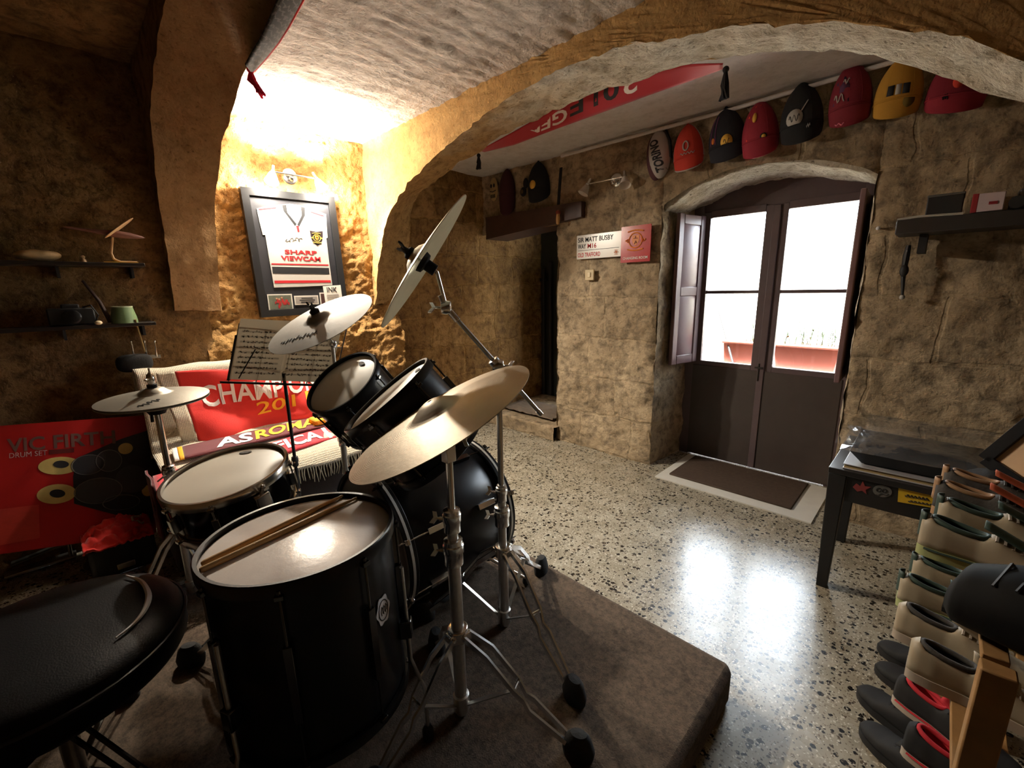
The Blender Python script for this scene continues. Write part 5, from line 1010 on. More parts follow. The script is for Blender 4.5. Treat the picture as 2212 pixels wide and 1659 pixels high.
# caps
def cap(label,cx,zj,crown,brim,w=.092,h=.165,bl=.115,rot=0,yaw=0,dep=.085,button=True,y=3.068):
    """cap hung on the wall, front to the room, peak down"""
    F=Matrix.Translation((cx,y,zj))@Matrix.Rotation(rot,4,'Y')@Matrix.Rotation(yaw,4,'Z')@Matrix(((1,0,0,0),(0,-1,0,0),(0,0,1,0),(0,0,0,1)))
    t=thing('baseball_cap',label,'cap',(cx,y,zj-bl),'caps hung on the door wall')
    def cr(u,v,o=0):
        a=PI*u; e=-.10+(.5*PI+.10)*v; r=math.cos(e)**1.35 if math.cos(e)>0 else 0; return F@V((-(w+o)*math.cos(a)*r,(dep+o)*max(.02,math.sin(a))**.8*r+.002,max(-.02,.035*math.sin(a)*0+(h+o)*math.sin(e))))
    m=MB(); m.grid(cr,28,16); c=m.build('crown',crown,t,solid=.004,angle=180)
    def br(u,v,o=0):
        s_=-1+2*u; q=math.sqrt(max(0,1-s_*s_)); rr=1-.05*v; return F@V((s_*w*(1.0-.06*v*v),(dep*.93*q**.8)*(1-.35*v)+.028*v*q+.004+o,-.006-bl*v*(.5+.5*q**.8)))
    m=MB(); m.grid(br,28,10); b=m.build('peak',brim,t,solid=.005,angle=180)
    m=MB(); m.tube([cr(k/20,0,.002) for k in range(21)],.003,5); m.build('seam',brim,c)
    m=MB()
    for a in(.32,.5,.68): m.tube([cr(a,.04+.9*k/10,.0015) for k in range(11)],.0014,4)
    m.build('panel_seam',crown,c)
    if button: m=MB(); m.ball(cr(.5,1.0),.009); m.build('button',brim,c)
    return t,c,b,cr,br
def patch(c,cr,u0,v0,w,h,mt,name='emblem',o=.004,n=18,shape=None):
    pts=shape or [(math.cos(2*PI*k/n),math.sin(2*PI*k/n)) for k in range(n)]
    a=[cr(u0+x*w,v0+y*h,o) for x,y in pts]; ctr=cr(u0,v0,o+.001); m=MB(); m.add(a+[ctr],[(i,(i+1)%len(a),len(a)) for i in range(len(a))]); return m.build(name,mt,c,solid=.0012,angle=180)
def squig(c,fn,u0,u1,v0,a,mt,r=.0022,n=24,f=1.1,name='cap_lettering'):
    m=MB(); m.tube([fn(u0+(u1-u0)*k/n,v0+a*math.sin(k*f),.004) for k in range(n+1)],r,5); m.build(name,mt,c)
C_navy=mat('navy cotton',srgb(24,24,34),.85,bmp=.3,bs=250); C_org=mat('orange red cotton',srgb(196,56,40),.8,bmp=.3,bs=250); C_red=mat('raspberry red cotton',srgb(146,28,48),.8,bmp=.3,bs=250); C_crim=mat('crimson cotton',srgb(122,22,40),.8,bmp=.3,bs=250); C_yel=mat('mustard yellow cotton',srgb(186,138,46),.85,bmp=.3,bs=250); C_drk=mat('dark maroon cotton',srgb(66,24,30),.85); C_wh=mat('off white cotton',srgb(180,172,168),.85,bmp=.2,bs=250); C_blk=mat('black cotton',srgb(20,19,22),.85,bmp=.3,bs=250)
M_grw=mat('pale grey print',srgb(180,176,170),.7); M_scar=mat('bright scarlet panel',srgb(238,74,52),.8)
# left group over the lintel beam
pq=thing('plaque','small oval cream plaque with dark marks, leftmost thing above the lintel beam','plaque',(-3.20,3.06,2.27)); m=MB(); F=frame((-3.215,3.055,2.33),(0,-1,0),(1,0,0)); m.lathe([(0,.012),(.8,.010),(1,0)],F@Matrix.Diagonal((.055,.105,1,1)),28); o=m.build('plaque_body',mat('cream resin',srgb(176,152,104),.6),pq)
m=MB(); m.ball((-3.235,3.040,2.36),(.012,.004,.018)); m.ball((-3.195,3.040,2.36),(.012,.004,.018))
for k in range(4): m.box((-3.24+.016*k,3.043,2.268),(.006,.006,.03))
m.tube([V((-3.255,3.043,2.315)),V((-3.215,3.040,2.305)),V((-3.175,3.043,2.315))],.004,5); m.build('plaque_marks',M_btext,o)
cap('dark maroon cap above the lintel beam, turned nearly sideways',-3.04,2.27,C_drk,C_drk,.075,.21,.20,.0,.5)
hd=thing('ornament','small dark hanging ornament between the maroon cap and the black cap','ornament',at(1133,412,'y',3.05)); p=at(1133,405,'y',3.05); m=MB(); m.ball(p+V((-.01,-.005,-.035)),(.035,.015,.04)); m.ball(p+V((.02,-.005,.03)),(.03,.012,.045)); m.build('ornament_body',C_blk,hd); m=MB(); m.ball(p+V((-.012,-.02,-.035)),(.015,.004,.018)); m.build('ornament_boss',mat('dull bronze',srgb(96,76,50),.5,.5),hd)
t,c,b,cr,br=cap('black cap with a yellow oval patch above the lintel beam',-2.65,2.255,C_blk,C_blk,.10,.21,.13,-.06,.25); patch(c,cr,.42,.10,.10,.10,M_gold)
sp=thing('hanging_strap','dark strap with a pale wooden end hanging across the lintel beam','strap',at(1207,480,'y',2.98)); a=at(1212,362,'y',3.05);b=at(1206,442,'y',3.0);e=at(1205,486,'y',3.0); m=MB(); m.bar([a,b],(.012,0,0),(0,.004,0)); m.build('strap_band',C_blk,sp); m=MB(); m.lathe([(0,0),(.014,.01),(.017,.05),(.013,.09),(.018,.11),(0,.12)],frame(e,(b-e)),14); m.build('wooden_end',mat('waxed wood',srgb(186,140,80),.5),sp)
m=MB(); m.lathe([(.018,.085),(.020,.09),(.020,.108),(.018,.112)],frame(e,(b-e)),14); m.build('red_band',mat('faded red band',srgb(130,54,40),.7),sp)
# lettered white cap seen from the side
to_=thing('baseball_cap','white cap with maroon band and dark capitals reading upwards, leftmost over the door','cap',(-1.57,3.05,2.13),'caps hung on the door wall')
Fm=Matrix.Translation((-1.555,3.065,2.29))@Matrix.Rotation(-.10,4,'Y')
m=MB(); m.ball((0,0,0),(.078,.062,.155),Fm,32); m.v=[V((p.x,min(p.y,3.085),p.z)) for p in m.v]; o=m.build('crown',C_wh,to_,angle=60)
m=MB(); m.ball((-.035,.004,-.01),(.058,.050,.150),Fm,28); m.v=[V((p.x,min(p.y,3.085),p.z)) for p in m.v]; m.build('maroon_band',mat('maroon brown cotton',srgb(84,46,52),.8),to_,angle=60)
m=MB(); m.bar([Fm@V((.05,0,.15)),Fm@V((.085,-.01,.06)),Fm@V((.083,.0,-.04))],(.004,0,0),(0,.012,0)); m.build('strap',C_blk,to_)
def side(p):
    s_=p.x/.25; z=-.125+.215*s_; x=.060-.062*s_*.7-p.y/.05*.066; q=1-(x/.078)**2-(z/.155)**2; return Fm@V((x,-.062*math.sqrt(max(.0,q))-.0015-p.z,z))
text('cap_lettering','TORINO',.05,M_btext,o,Matrix(),box=(.25,.05),bold=.0016,warp=side)
t,c,b,cr,br=cap('orange red cap with white piping and ring logo, second cap over the door',-1.345,2.235,C_org,C_org,.092,.20,.095,-.10,.1)
m=MB(); m.tube([cr(.02+.0*k,.02+.9*k/14,.003) for k in range(15)],.004,5); m.tube([cr(.98,.02+.9*k/14,.003) for k in range(15)],.004,5); m.tube([br(1,k/8,.003) for k in range(9)]+[br(1-k/20,1,.003) for k in range(20)],.004,5); m.build('piping',C_wh,c)
m=MB(); m.tube([cr(.52+.055*math.cos(t_),.20+.085*math.sin(t_),.005) for t_ in [2*PI*k/22 for k in range(22)]],.0045,6,closed=True); m.build('ring_logo',C_wh,c); squig(c,cr,.40,.70,.06,.018,C_wh)
t,c,b,cr,br=cap('navy cap with gold round badge and purple side stripe over the door',-1.105,2.255,C_navy,C_navy,.105,.215,.11,-.12,.1); patch(c,cr,.54,.04,.10,.12,M_gold); squig(c,cr,.49,.59,.04,.05,M_btext,.002,8); 
m=MB(); m.tube([cr(.24,.05+.5*k/8,.004) for k in range(9)],.003,5); m.tube([cr(.34,.05+.5*k/8,.004) for k in range(9)],.003,5); m.build('side_stripe',mat('purple stripe',srgb(120,70,110),.8),c); patch(c,cr,.29,.12,.035,.05,mat('orange dot',srgb(220,120,50),.8),'side_dot')
t,c,b,cr,br=cap('raspberry red cap with a bright scarlet front panel over the door',-.92,2.245,C_red,C_red,.095,.21,.115,-.10,.1); patch(c,cr,.44,.32,.16,.30,M_scar,'front_panel',.003,shape=[(-1,-1),(1,-1),(1,1),(-.2,1),(-1,.3)]); patch(c,cr,.44,.36,.045,.09,M_gold,'emblem',.006); patch(c,cr,.60,.02,.06,.05,C_blk,'badge',.005); patch(c,cr,.60,.02,.035,.03,M_gold,'badge_centre',.007)
t,c,b,cr,br=cap('black cap with a pale ball crest, just right of the scarlet-panelled cap',-.715,2.275,C_blk,C_blk,.100,.21,.115,-.08,.1); patch(c,cr,.42,.10,.13,.13,M_grw); squig(c,cr,.34,.50,.10,.05,M_btext,.002,14); m=MB(); m.tube([cr(.53,.18,.005),cr(.63,.32,.005)],.003,5); m.build('crest_spike',M_grw,c); squig(b,br,.66,.74,.30,.10,M_grw,.002,8,1.6,'peak_mark')
t,c,b,cr,br=cap('crimson cap with violet side printing and white marks, left of the yellow cap',-.50,2.305,C_crim,C_crim,.090,.21,.11,-.06,.1); patch(c,cr,.36,.26,.13,.20,mat('violet print',srgb(88,52,86),.8),'side_panel',.003,shape=[(-1,-1),(1,-1),(1,.2),(.2,1),(-1,.6)]); squig(c,cr,.26,.42,.14,.06,C_wh,.003,10); squig(c,cr,.38,.48,.36,.04,C_wh,.003,8); squig(b,br,.18,.40,.86,.05,mat('pink print',srgb(220,120,140),.8),.003,10,1.1,'peak_mark')
t,c,b,cr,br=cap('mustard yellow cap with two dark square marks over the door right corner',-.31,2.285,C_yel,C_yel,.092,.19,.10,.02,.15); 
for u_ in(.38,.58): patch(c,cr,u_,.12,.045,.07,M_btext,'square_mark',.004,shape=[(-1,-1),(1,-1),(1,1),(-1,1)])
patch(c,cr,.48,.12,.035,.07,M_grw,'square_mark',.004,shape=[(-1,-1),(1,-1),(1,1),(-1,1)]); patch(b,br,.72,.30,.12,.30,mat('olive stain',srgb(110,90,30),.9),'stain',.004)
t,c,b,cr,br=cap('deep raspberry cap right of the yellow cap, half hidden by the arch',-.10,2.245,mat('deep raspberry cotton',srgb(120,16,38),.85),C_red,.105,.19,.09,.06,.2); patch(c,cr,.46,.16,.06,.09,C_org); squig(b,br,.24,.32,.2,.15,C_blk,.002,8,1.8,'peak_mark')
wc=thing('baseball_cap','pale grey cap furthest right along the wall, under the arch edge','cap',(.10,3.05,2.2),'caps hung on the door wall'); wc2,c,b,cr,br=cap('tmp',.10,2.235,C_wh,mat('grey peak',srgb(120,120,116),.8),.085,.12,.05,.15,.2)
for ch in list(wc2.children): ch.parent=wc; ch.matrix_parent_inverse=Matrix.Translation(-V((.10,3.05,2.2)))@Matrix.Translation(V((.10,3.068,2.185)))
bpy.data.objects.remove(wc2)
# lettered scarf strung under the second arch
def curve_s(u):
    P=[(1040,326),(1110,292),(1200,245),(1300,198),(1400,168),(1480,152),(1562,141)]
    k=u*6;i=min(5,int(k));f=k-i; x=P[i][0]+(P[i+1][0]-P[i][0])*f; y=P[i][1]+(P[i+1][1]-P[i][1])*f; return x,y
def low_s(u):
    P=[(1046,328),(1110,313),(1200,279),(1300,243),(1400,206),(1480,178),(1562,148)]
    k=u*6;i=min(5,int(k));f=k-i; x=P[i][0]+(P[i+1][0]-P[i][0])*f; y=P[i][1]+(P[i+1][1]-P[i][1])*f; return x,y
def scf(u,v,o=0):
    a=at(*low_s(u),'y',2.29); b=at(*curve_s(u),'y',2.22); b=b+(b-a).normalized()*.035; return a.lerp(b,v)+V((0,-o-.008*math.sin(u*15)*math.sin(PI*v),0))
ls=thing('scarf','red lettered football scarf strung under the far side of the big arch','scarf',scf(.5,.5)); m=MB(); m.grid(scf,60,8); o=m.build('scarf_cloth',mat('red satin scarf',srgb(172,16,36),.75,sheen=.3),ls,solid=.005,angle=180)
def smap(u0,u1):
    return lambda p: scf(u1-(u1-u0)*p.x/.5,(1.02 if u1>.38 else .80)-(.72 if u1>.38 else .62)*p.y/.1,.0045+p.z)
text('scarf_lettering','2',.1,M_wtext,o,Matrix(),box=(.5,.1),bold=.002,warp=smap(.577,.63)); text('scarf_lettering','0',.1,M_btext,o,Matrix(),box=(.5,.1),bold=.002,warp=smap(.51,.565)); text('scarf_lettering','LE',.1,M_btext,o,Matrix(),box=(.5,.1),bold=.002,warp=smap(.385,.49)); text('scarf_lettering','GEND',.1,M_wtext,o,Matrix(),box=(.5,.1),bold=.002,warp=smap(.15,.375))
for px,py,l in((1034,336,.09),(1568,150,.12)):
    p=at(px,py,'y',2.26); m=MB(); random.seed(int(px)); m.ball(p,.014)
    for k in range(9): m.tube([p,p+V((random.uniform(-.016,.016),random.uniform(-.01,.01),-l*.5)),p+V((random.uniform(-.022,.022),random.uniform(-.012,.012),-l))],.006,5)
    m.build('black_tassel',C_blk,ls)
# shelf on the door wall with cases
ws=thing('wall_shelf','dark plank shelf on the door wall right of the garden door','shelf',(.35,2.96,1.62)); m=MB(); m.box((.34,2.95,1.655),(1.12,.22,.065)); m.build('shelf_board',mat('dark plank',srgb(44,40,38),.5),ws,bevel=.004)
m=MB(); m.tube([(-.22,2.86,1.69),(-.15,2.85,1.695),(.0,2.845,1.69)],.006,6); m.build('pale_edge',mat('scuffed edge',srgb(170,168,160),.6),ws)
for x in(-.12,.6): m=MB(); m.box((x,3.0,1.58),(.03,.13,.09)); m.build('bracket',M_blackm,ws)
bx_=thing('box','black box standing on the door wall shelf','box',(-.07,2.93,1.69)); m=MB(); m.box((-.065,2.94,1.735),(.12,.16,.085)); m.build('box_body',M_blackm,bx_,bevel=.004); m=MB(); m.box((-.065,2.94,1.78),(.124,.164,.010)); m.build('box_lid',mat('dusty lid',srgb(90,88,84),.7),bx_,bevel=.003)
cs_=thing('disc_case','red spined white case on the door wall shelf right of the black box','case',(.10,2.90,1.69)); m=MB(); m.box((.075,2.90,1.727),(.085,.13,.074)); m.build('case_body',mat('white printed case',srgb(206,190,196),.5),cs_,bevel=.003); m=MB(); m.box((.030,2.90,1.727),(.02,.132,.078)); m.build('spine',M_drkred,cs_,bevel=.003); m=MB(); m.box((.085,2.834,1.722),(.026,.003,.012)); m.build('printed_label',M_drkred,cs_)
sb=thing('toy_model','silver grey toy machine on the door wall shelf beside the white case','toy',(.19,2.90,1.69)); m=MB(); m.box((.20,2.90,1.715),(.13,.10,.05)); m.box((.19,2.90,1.75),(.07,.08,.04)); m.build('toy_body',mat('grey steel paint',srgb(92,92,94),.4,.5,var=.4,vs=50),sb,bevel=.006)
for x in(.155,.245):
    m=MB(); m.lathe([(0,-.008),(.024,-.008),(.026,0),(.024,.008),(0,.008)],frame((x,2.845,1.716),(0,-1,0)),20); m.build('wheel',M_blackm,sb)
kn=thing('hook','tiny white wall hook right of the door recess','hook',at(1897,493,'y',3.06)); p=at(1897,493,'y',3.06); m=MB(); m.ball(p,.010); m.rod(p,p+V((0,.03,0)),.005); m.build('hook_knob',mat('white enamel knob',srgb(236,236,236),.4),kn)
hc=thing('hanging_tool','dark iron hanging tool on the wall under the plank shelf','tool',at(1957,560,'y',3.03)); P=[at(x,y,'y',3.03) for x,y in((1963,530),(1958,552),(1954,575),(1951,600),(1949,640))]; m=MB(); m.tube(P,[.010,.014,.012,.010,.005],8); m.build('shaft',M_blackm,hc); m=MB(); m.ball(at(1953,585,'y',3.02),(.018,.012,.03)); m.build('bulge',M_blackm,hc); m=MB(); m.ball(P[-1]+V((0,0,-.005)),.012); m.build('pale_tip',M_grw,hc)
# ---------------------------------------------------------------- right side: table and shoes
TX0,TX1,TY0,TY1=-.275,.62,2.28,2.86
tb=thing('side_table','black wooden side table with stickers on its apron, right of the door','table',((TX0+TX1)/2,(TY0+TY1)/2,0))
m=MB(); m.box(((TX0+TX1)/2,(TY0+TY1)/2,.587),(TX1-TX0,TY1-TY0,.026)); m.build('tabletop',mat('worn black tabletop',srgb(34,32,32),.28,var=.3,vs=10),tb,bevel=.003)
M_tbl=mat('black painted wood',srgb(20,19,19),.5)
for x in(TX0+.035,TX1-.035):
    for y in(TY0+.035,TY1-.035):
        m=MB(); m.box((x,y,.287),(.066,.066,.574),taper=.62); m.build('leg',M_tbl,tb,bevel=.003)
for a,b in(((TX0+.07,TY0+.022,.515),(TX1-.07,TY0+.022,.515)),((TX0+.07,TY1-.022,.515),(TX1-.07,TY1-.022,.515))):
    m=MB(); m.box(((a[0]+b[0])/2,a[1],.515),(b[0]-a[0],.02,.118)); ap_=m.build('apron',M_tbl,tb); 
    if a[1]<2.5: AP=ap_
for x in(TX0+.022,TX1-.022): m=MB(); m.box((x,(TY0+TY1)/2,.515),(.02,TY1-TY0-.13,.118)); m.build('apron',M_tbl,tb)
m=MB(); m.box(((TX0+TX1)/2,TY1-.05,.30),(TX1-TX0-.1,.02,.03)); m.build('stretcher',M_tbl,tb)
def onap(px,py,o=0): return at(px,py,'y',TY0+.011-o)
def sticker(pts,mt,name,o=.0015):
    a=[onap(x,y,o) for x,y in pts]; m=MB(); m.add(a,[tuple(range(len(a)))]); return m.build(name,mt,AP)
y_=sticker([(1941,1053),(2022,1070),(2020,1098),(1939,1084)],mat('yellow sticker',srgb(206,168,36),.5),'yellow_sticker')
m=MB(); 
for (a,b,v,am) in((1955,2005,1070,3.0),(1962,2014,1082,2.0)): m.tube([onap(a+(b-a)*k/30,v+(b-a)*.0+ (k/30)*9+am*math.sin(k*1.3),.0025) for k in range(31)],.0016,4)
m.build('sticker_scrawl',M_btext,y_)
fs=sticker([(1842,1052),(1850,1044),(1858,1050),(1864,1039),(1868,1050),(1882,1052),(1870,1058),(1872,1068),(1862,1060),(1852,1062)],mat('dull red sticker',srgb(120,48,48),.5),'star_sticker')
ow=sticker(bell_(1906,1061,21,13,10),mat('grey sticker',srgb(92,90,86),.5),'oval_sticker')
m=MB(); 
for c in((1898,1058),(1910,1060)): m.tube([onap(c[0]+5*math.cos(t),c[1]+4*math.sin(t),.0025) for t in [2*PI*k/14 for k in range(14)]],.0014,4,closed=True)
m.tube([onap(1892+26*k/10,1068+2*math.sin(k),.0025) for k in range(11)],.0014,4); m.build('sticker_face',M_btext,ow)
# big silver book and black tray in plastic film on the table
bkz=.600; b0=at(1814,1003,'z',bkz+.02);b1=at(1840,956,'z',bkz+.02)
bk2=thing('album','large silver covered album lying on the black table','album',(-.02,2.46,bkz)); m=MB(); x0=b0.x+.01;y0=TY0+.02;y1=TY0+.40
m.box(((x0+.16)/2,(y0+y1)/2,bkz+.022),(.16-x0,y1-y0,.004)); m.box(((x0+.16)/2,(y0+y1)/2,bkz+.003),(.16-x0,y1-y0,.005)); m.build('cover',mat('silver grey cover',srgb(176,176,178),.35,.3,var=.1,vs=14),bk2,bevel=.0015); m=MB(); m.box(((x0+.155)/2,(y0+y1)/2,bkz+.0125),(.148-x0,y1-y0-.012,.015)); m.build('page_block',mat('yellowed pages',srgb(176,156,110),.8,bmp=.5,bs=300),bk2)
tz=bkz+.026; ty=thing('tray','deep black tray wrapped in clear plastic film on top of the silver album','tray',(.02,2.50,tz))
X0,X1,YY0,YY1=-.215,.205,2.30,2.70
def fru(z0,z1,i0,i1):
    return [V((X0+i0,YY0+i0,z0)),V((X1-i0,YY0+i0,z0)),V((X1-i0,YY1-i0,z0)),V((X0+i0,YY1-i0,z0)),V((X0+i1,YY0+i1,z1)),V((X1-i1,YY0+i1,z1)),V((X1-i1,YY1-i1,z1)),V((X0+i1,YY1-i1,z1))]
m=MB(); m.add(fru(tz+.001,tz+.062,.045,.0)+[p-V((0,0,.004)) for p in fru(tz+.062,tz+.012,.012,.05)],[(0,1,2,3)]+[(i,(i+1)%4,4+(i+1)%4,4+i) for i in range(4)]+[(4+i,4+(i+1)%4,8+(i+1)%4,8+i) for i in range(4)]+[(8+i,8+(i+1)%4,12+(i+1)%4,12+i) for i in range(4)]+[(12,13,14,15)]); m.build('tray_body',mat('black moulded plastic',srgb(16,16,17),.35),ty,bevel=.003)
def film(u,v):
    x=X0-.03+(X1-X0+.06)*u; y=YY0-.02+(YY1-YY0+.08)*v; e=min(u,1-u,v,1-v); z=tz+.066+.030*min(1,e*5)+.007*fr((u*2,v*2,.3),2.2,3,6)
    if u<.08: z+= .05*(.08-u)/.08*(v)
    if v>.85: z+=.06*(v-.85)/.15
    return V((x,y,max(tz+.066,z)))
m=MB(); m.grid(film,34,34)
def crink(u,v):
    p=V((X0-.045+.10*u,YY0+.06+.30*v,tz+.055+.075*math.sin(PI*min(1,v*1.1))*(1-u*.6))); return p+noise.noise_vector(V((u*3,v*6,1)))*.028
m.grid(crink,10,22); m.build('plastic_film',M_film,ty,angle=25)
# black bag and framed panel leaning at the table end
q=at(2098,1062,'y',2.10); bg_=thing('bag','soft black bag slumped between the table and the shoe rack','bag',(q.x+.08,q.y,.40)); m=MB(); m.ball((0,0,0),(.115,.11,.13),Matrix.Translation((q.x+.045,q.y+.02,q.z-.04)),32); m.v=[p+noise.noise_vector(p*9)*.025 for p in m.v]; m.build('bag_body',M_felt,bg_,angle=180)
st_=thing('stool','low dark stool under the soft black bag','stool',(q.x+.12,q.y,0)); zt_=q.z-.19; m=MB(); m.box((q.x+.12,q.y+.02,zt_),(.26,.25,.03)); m.build('stool_top',M_tbl,st_,bevel=.006)
for sx in(-.12,.12):
    for sy in(-.12,.12): m=MB(); m.rod((q.x+.12+sx,q.y+.02+sy,0),(q.x+.12+sx,q.y+.02+sy,zt_-.014),.014); m.build('leg',M_tbl,st_)
fa=at(2128,992,'y',2.15);fb=at(2216,920,'y',2.15); d=(fb-fa).normalized()
pn_=thing('picture','black framed panel with a beige face leaning on the bag at the right edge','picture',fa); U=d; N_=V((-.35,-.75,.2)); N_=(N_-U*N_.dot(U)).normalized(); W_=N_.cross(U); W_=W_ if W_.z<0 else -W_
def pf_(a,b,o=0): return fa+U*a+W_*b+N_*o
m=MB(); 
for (a0,b0_),(a1,b1_) in(((0,0),(.6,0)),((0,.37),(.6,.37)),((0,0),(0,.37)),((.6,0),(.6,.37))):
    m.bar([pf_(a0,b0_),pf_(a1,b1_)],(W_ if b0_==b1_ else U)*.018,N_*.012)
m.build('frame_moulding',M_black,pn_,bevel=.002); m=MB(); m.add([pf_(.01,.01,-.002),pf_(.59,.01,-.002),pf_(.59,.36,-.002),pf_(.01,.36,-.002)],[(0,1,2,3)]); m.build('panel_face',mat('beige panel',srgb(196,164,128),.6,var=.1,vs=5),pn_)
# shoe rack
RX0,RX1,RY0,RY1=.13,.50,1.0,1.94
rk=thing('shoe_rack','raw pine shoe rack crowded with trainers at the lower right edge','rack',((RX0+RX1)/2,(RY0+RY1)/2,0))
for x in(RX0+.02,RX1-.02):
    for y in(RY0+.02,RY1-.02): m=MB(); m.box((x,y,.375),(.045,.035,.75)); m.build('post',M_pine,rk,bevel=.003)
TIERS=(.14,.45,.735)
for z in TIERS:
    for x in(RX0+.02,RX0+.14,RX0+.26,RX1-.02): m=MB(); m.box((x,(RY0+RY1)/2+.03,z),(.035,RY1-RY0-.06,.018)); m.build('slat',M_pine,rk,bevel=.002)
def shoe_parts():
    L=.285
    def half(s): # half width along the length, s 0 heel .. 1 toe
        P=[(0,.020),(.04,.030),(.15,.034),(.35,.031),(.55,.039),(.72,.046),(.86,.042),(.95,.029),(1,.012)]; return lerpc(P,s)
    def top(s): P=[(0,.085),(.06,.098),(.2,.088),(.35,.082),(.45,.088),(.6,.070),(.75,.052),(.9,.042),(.97,.034),(1,.024)]; return lerpc(P,s)
    def sole(): 
        m=MB(); n=30; out=[(L*k/n,half(k/n)+.004) for k in range(n+1)]; out=out+[(x,-y) for x,y in out[::-1]]; m.prism([(x,y) for x,y in out],.024); return m
    def upper():
        m=MB()
        def f(u,v):
            s=.005+.985*v; a=PI*u; w=half(s); h=top(s); c=math.cos(a); sn=math.sin(a)
            z=.020+(h-.020)*abs(sn)**.62; y=-w*math.copysign(abs(c)**.8,c)
            if .07<s<.40 and sn>.80: # the ankle opening dips inside
                dpt=math.sin(PI*(s-.07)/.33)*(sn-.80)/.20; z-=.050*dpt
            return (L*s,y,z)
        m.grid(f,28,40); return m
    def lining():
        m=MB(); P=[]
        for k in range(28):
            t=2*PI*k/28; s=.235+.165*math.cos(t); w=half(s)*.60*abs(math.sin(t))**.8*math.copysign(1,math.sin(t)); P.append(V((L*s,w,top(s)-.004)))
        m.tube(P,.0065,7,closed=True); return m
    def tongue():
        m=MB(); m.grid(lambda u,v:(L*(.62-.26*v),(-.5+u)*.045*(1-.1*v),.074+.034*v+.010*math.sin(PI*u)),8,8); return m
    def insole():
        m=MB()
        def f(u,v):
            t=2*PI*u; q=.02+.98*v; s=.235+.165*math.cos(t)*q; w=half(s)*.60*abs(math.sin(t))**.8*math.copysign(1,math.sin(t))*q; return V((L*s,w,top(.235+.165*math.cos(t))-.006-.028*(1-v**3)))
        m.grid(f,28,8); return m
    def heel_tab():
        m=MB(); m.grid(lambda u,v:V((-.0035+.012*(abs(u-.5)*2)**2,(-.5+u)*.030,.040+.064*v)),6,6); return m
    def laces():
        m=MB()
        for k in range(5): s=.44+.045*k; m.tube([V((L*s,y,top(s)+.004-abs(y)*.35)) for y in(-.022,-.011,0,.011,.022)],.0032,5)
        return m
    def stripe():
        m=MB()
        for sg in(-1,1):
            m.tube([V((L*s,sg*(half(s)+.0055),.022)) for s in [k/20 for k in range(1,20)]],.003,5)
        return m
    return dict(sole=sole,upper=upper,collar=lining,insole=insole,heel_tab=heel_tab,tongue=tongue,laces=laces,stripe=stripe),L
SP,SL=shoe_parts()
def make_shoe(label,group,M,mats):
    t=thing('shoe',label,'shoe',M=M,group=group)
    for k,f in SP.items():
        if k in mats: f().build(k,mats[k],t,world=False,solid=.003 if k in('upper','tongue','heel_tab') else 0,angle=60)
    return t
def shoeM(toe,ang,pitch=0,roll=0):
    """toe point, heading of the toe in the ground plane"""
    R=Matrix.Rotation(ang,4,'Z')@Matrix.Rotation(-pitch,4,'Y')@Matrix.Rotation(roll,4,'X'); o=V(toe)-R.to_3x3()@V((SL,0,0)); R.translation=o; return R
W1=mat('white trainer leather',srgb(160,147,124),.55,var=.08,vs=20); G1=mat('pale green rubber',srgb(160,166,112),.6); DG=mat('dark green trim',srgb(48,66,58),.6); GR=mat('dark grey mesh',srgb(62,58,54),.8,bmp=.3,bs=200); OR=mat('orange lining',srgb(170,80,48),.8); BK_=mat('black suede',srgb(13,12,13),.8); RD=mat('red lining',srgb(186,32,44),.8); WS=mat('white sole rubber',srgb(168,155,140),.6); TN=mat('tan gum sole',srgb(150,116,84),.6)
def heelM(heel,ang,roll=0):
    random.seed(int(heel[1]*1000)); R=Matrix.Rotation(ang+random.uniform(-.10,.10),4,'Z')@Matrix.Rotation(roll,4,'X'); R.translation=V(heel)+V((random.uniform(-.012,.012),0,0)); return R
A=.04
black=dict(sole=BK_,upper=BK_,collar=M_rubber,insole=M_rubber,tongue=BK_,laces=BK_); blackr=dict(sole=WS,upper=BK_,collar=RD,insole=RD,tongue=RD,laces=BK_,stripe=RD)
white=dict(sole=WS,upper=W1,collar=GR,insole=M_felt,tongue=W1,laces=WS); whiteg=dict(sole=G1,upper=W1,collar=DG,insole=M_felt,tongue=DG,laces=WS,stripe=DG,heel_tab=DG); greyo=dict(sole=TN,upper=GR,collar=TN,insole=M_felt,tongue=OR,laces=GR,heel_tab=TN)
zs=[z+.010 for z in TIERS]
make_shoe('plain black shoe on the floor, its toe nearest the table','shoes on the floor by the rack',shoeM((-.005,2.03,0),PI-.35),black)
make_shoe('plain black shoe on the floor, second from the table','shoes on the floor by the rack',shoeM((.0,1.90,0),PI-.40),black)
make_shoe('plain black shoe on the floor under the red lined trainers, third from the table','shoes on the floor by the rack',shoeM((-.03,1.74,0),PI-.60),black)
make_shoe('plain black shoe on the floor nearest the camera','shoes on the floor by the rack',shoeM((-.005,1.585,0),PI-.62),black)
make_shoe('black trainer with red lining in the lowest tier, the further one of its pair','trainers on the rack',heelM((.055,1.60,zs[0]),-.35),blackr)
make_shoe('black trainer with red lining in the lowest tier, the nearer one of its pair','trainers on the rack',heelM((.085,1.42,zs[0]),-.35),blackr)
make_shoe('white trainer with green sole on the middle tier, furthest from the camera','trainers on the rack',heelM((.035,1.76,zs[1]),A),whiteg)
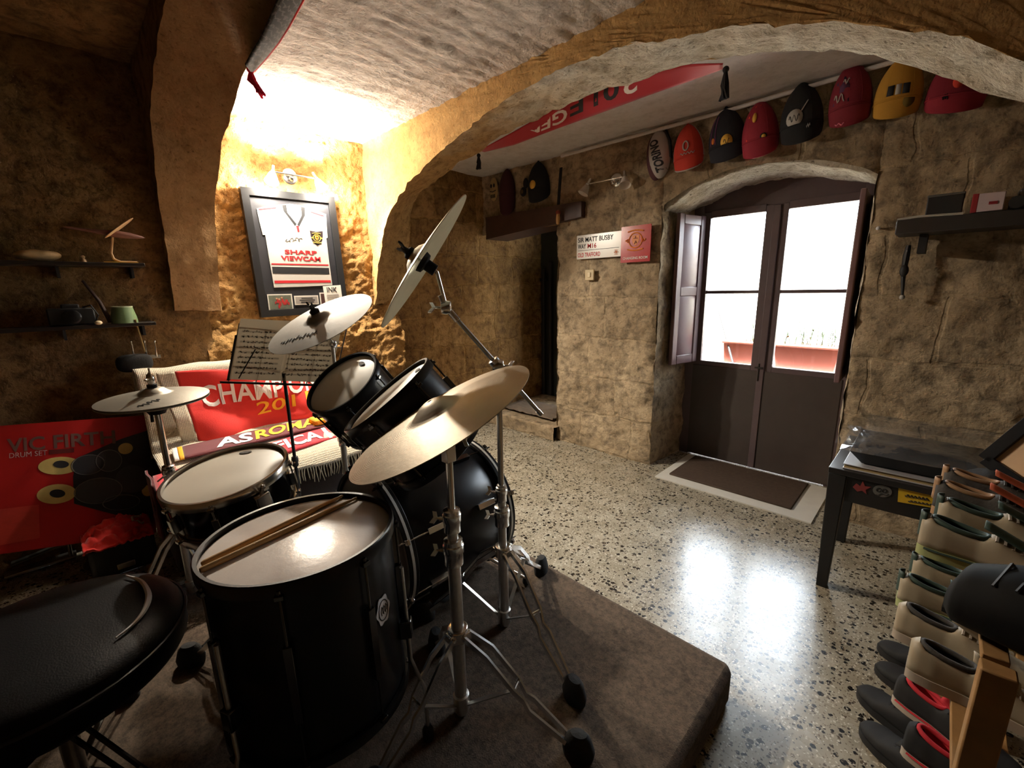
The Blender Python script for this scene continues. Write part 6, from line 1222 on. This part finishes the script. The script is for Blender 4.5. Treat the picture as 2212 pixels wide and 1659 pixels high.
make_shoe('white trainer with green sole on the middle tier, second from the far end','trainers on the rack',heelM((.02,1.62,zs[1]),A-.1),whiteg)
make_shoe('plain white trainer in the middle of the middle tier','trainers on the rack',heelM((.01,1.46,zs[1]),A-.15),white)
make_shoe('plain white trainer on the middle tier, nearest the wooden post','trainers on the rack',heelM((.05,1.32,zs[1]),A),white)
make_shoe('dark grey trainer with orange tongue on the top tier, the further one','trainers on the rack',heelM((.062,1.82,zs[2]),A),greyo)
make_shoe('dark grey trainer with orange tongue on the top tier, the nearer one','trainers on the rack',heelM((.052,1.69,zs[2]),A),greyo)
make_shoe('white and green trainer on the top tier beside the grey pair','trainers on the rack',heelM((.055,1.55,zs[2]),A-.05),whiteg)
make_shoe('white and green trainer on the top tier, next to the black boot','trainers on the rack',heelM((.035,1.41,zs[2]),A-.1),whiteg)
# black boot at the near end of the top tier
bt_=thing('boot','big black boot lying on the near end of the shoe rack','boot',(.22,1.12,zs[2])); m=MB()
def bf(u,v):
    P=[V((.085,1.15,zs[2]+.045)),V((.10,1.145,zs[2]+.06)),V((.16,1.13,zs[2]+.075)),V((.24,1.10,zs[2]+.085)),V((.34,1.07,zs[2]+.085)),V((.42,1.05,zs[2]+.08))]; R_=[.03,.062,.078,.085,.085,.075]
    k=v*5;i=min(4,int(k));f=k-i; c=P[i].lerp(P[i+1],f); r=R_[i]+(R_[i+1]-R_[i])*f; a=2*PI*u; return c+V((.3*r*math.cos(a),r*math.cos(a),max(-.9,math.sin(a))*r*.95))
m.grid(bf,28,24); m.build('boot_leather',mat('matt black leather',(.004,.004,.004),.75,spec=.15),bt_,angle=180); m=MB(); m.tube([V((.08,1.15,zs[2]+.02)),V((.18,1.13,zs[2]+.02)),V((.40,1.07,zs[2]+.02))],[.018,.03,.028],8); m.build('boot_sole',M_rubber,bt_); m=MB()
for k in range(4): m.tube([bf(.12,.35+.08*k)+V((0,0,.003)),bf(.25,.37+.08*k)+V((0,0,.006)),bf(.38,.35+.08*k)+V((0,0,.003))],.003,5)
m.build('laces',mat('dark lace',srgb(44,42,40),.7),bt_)
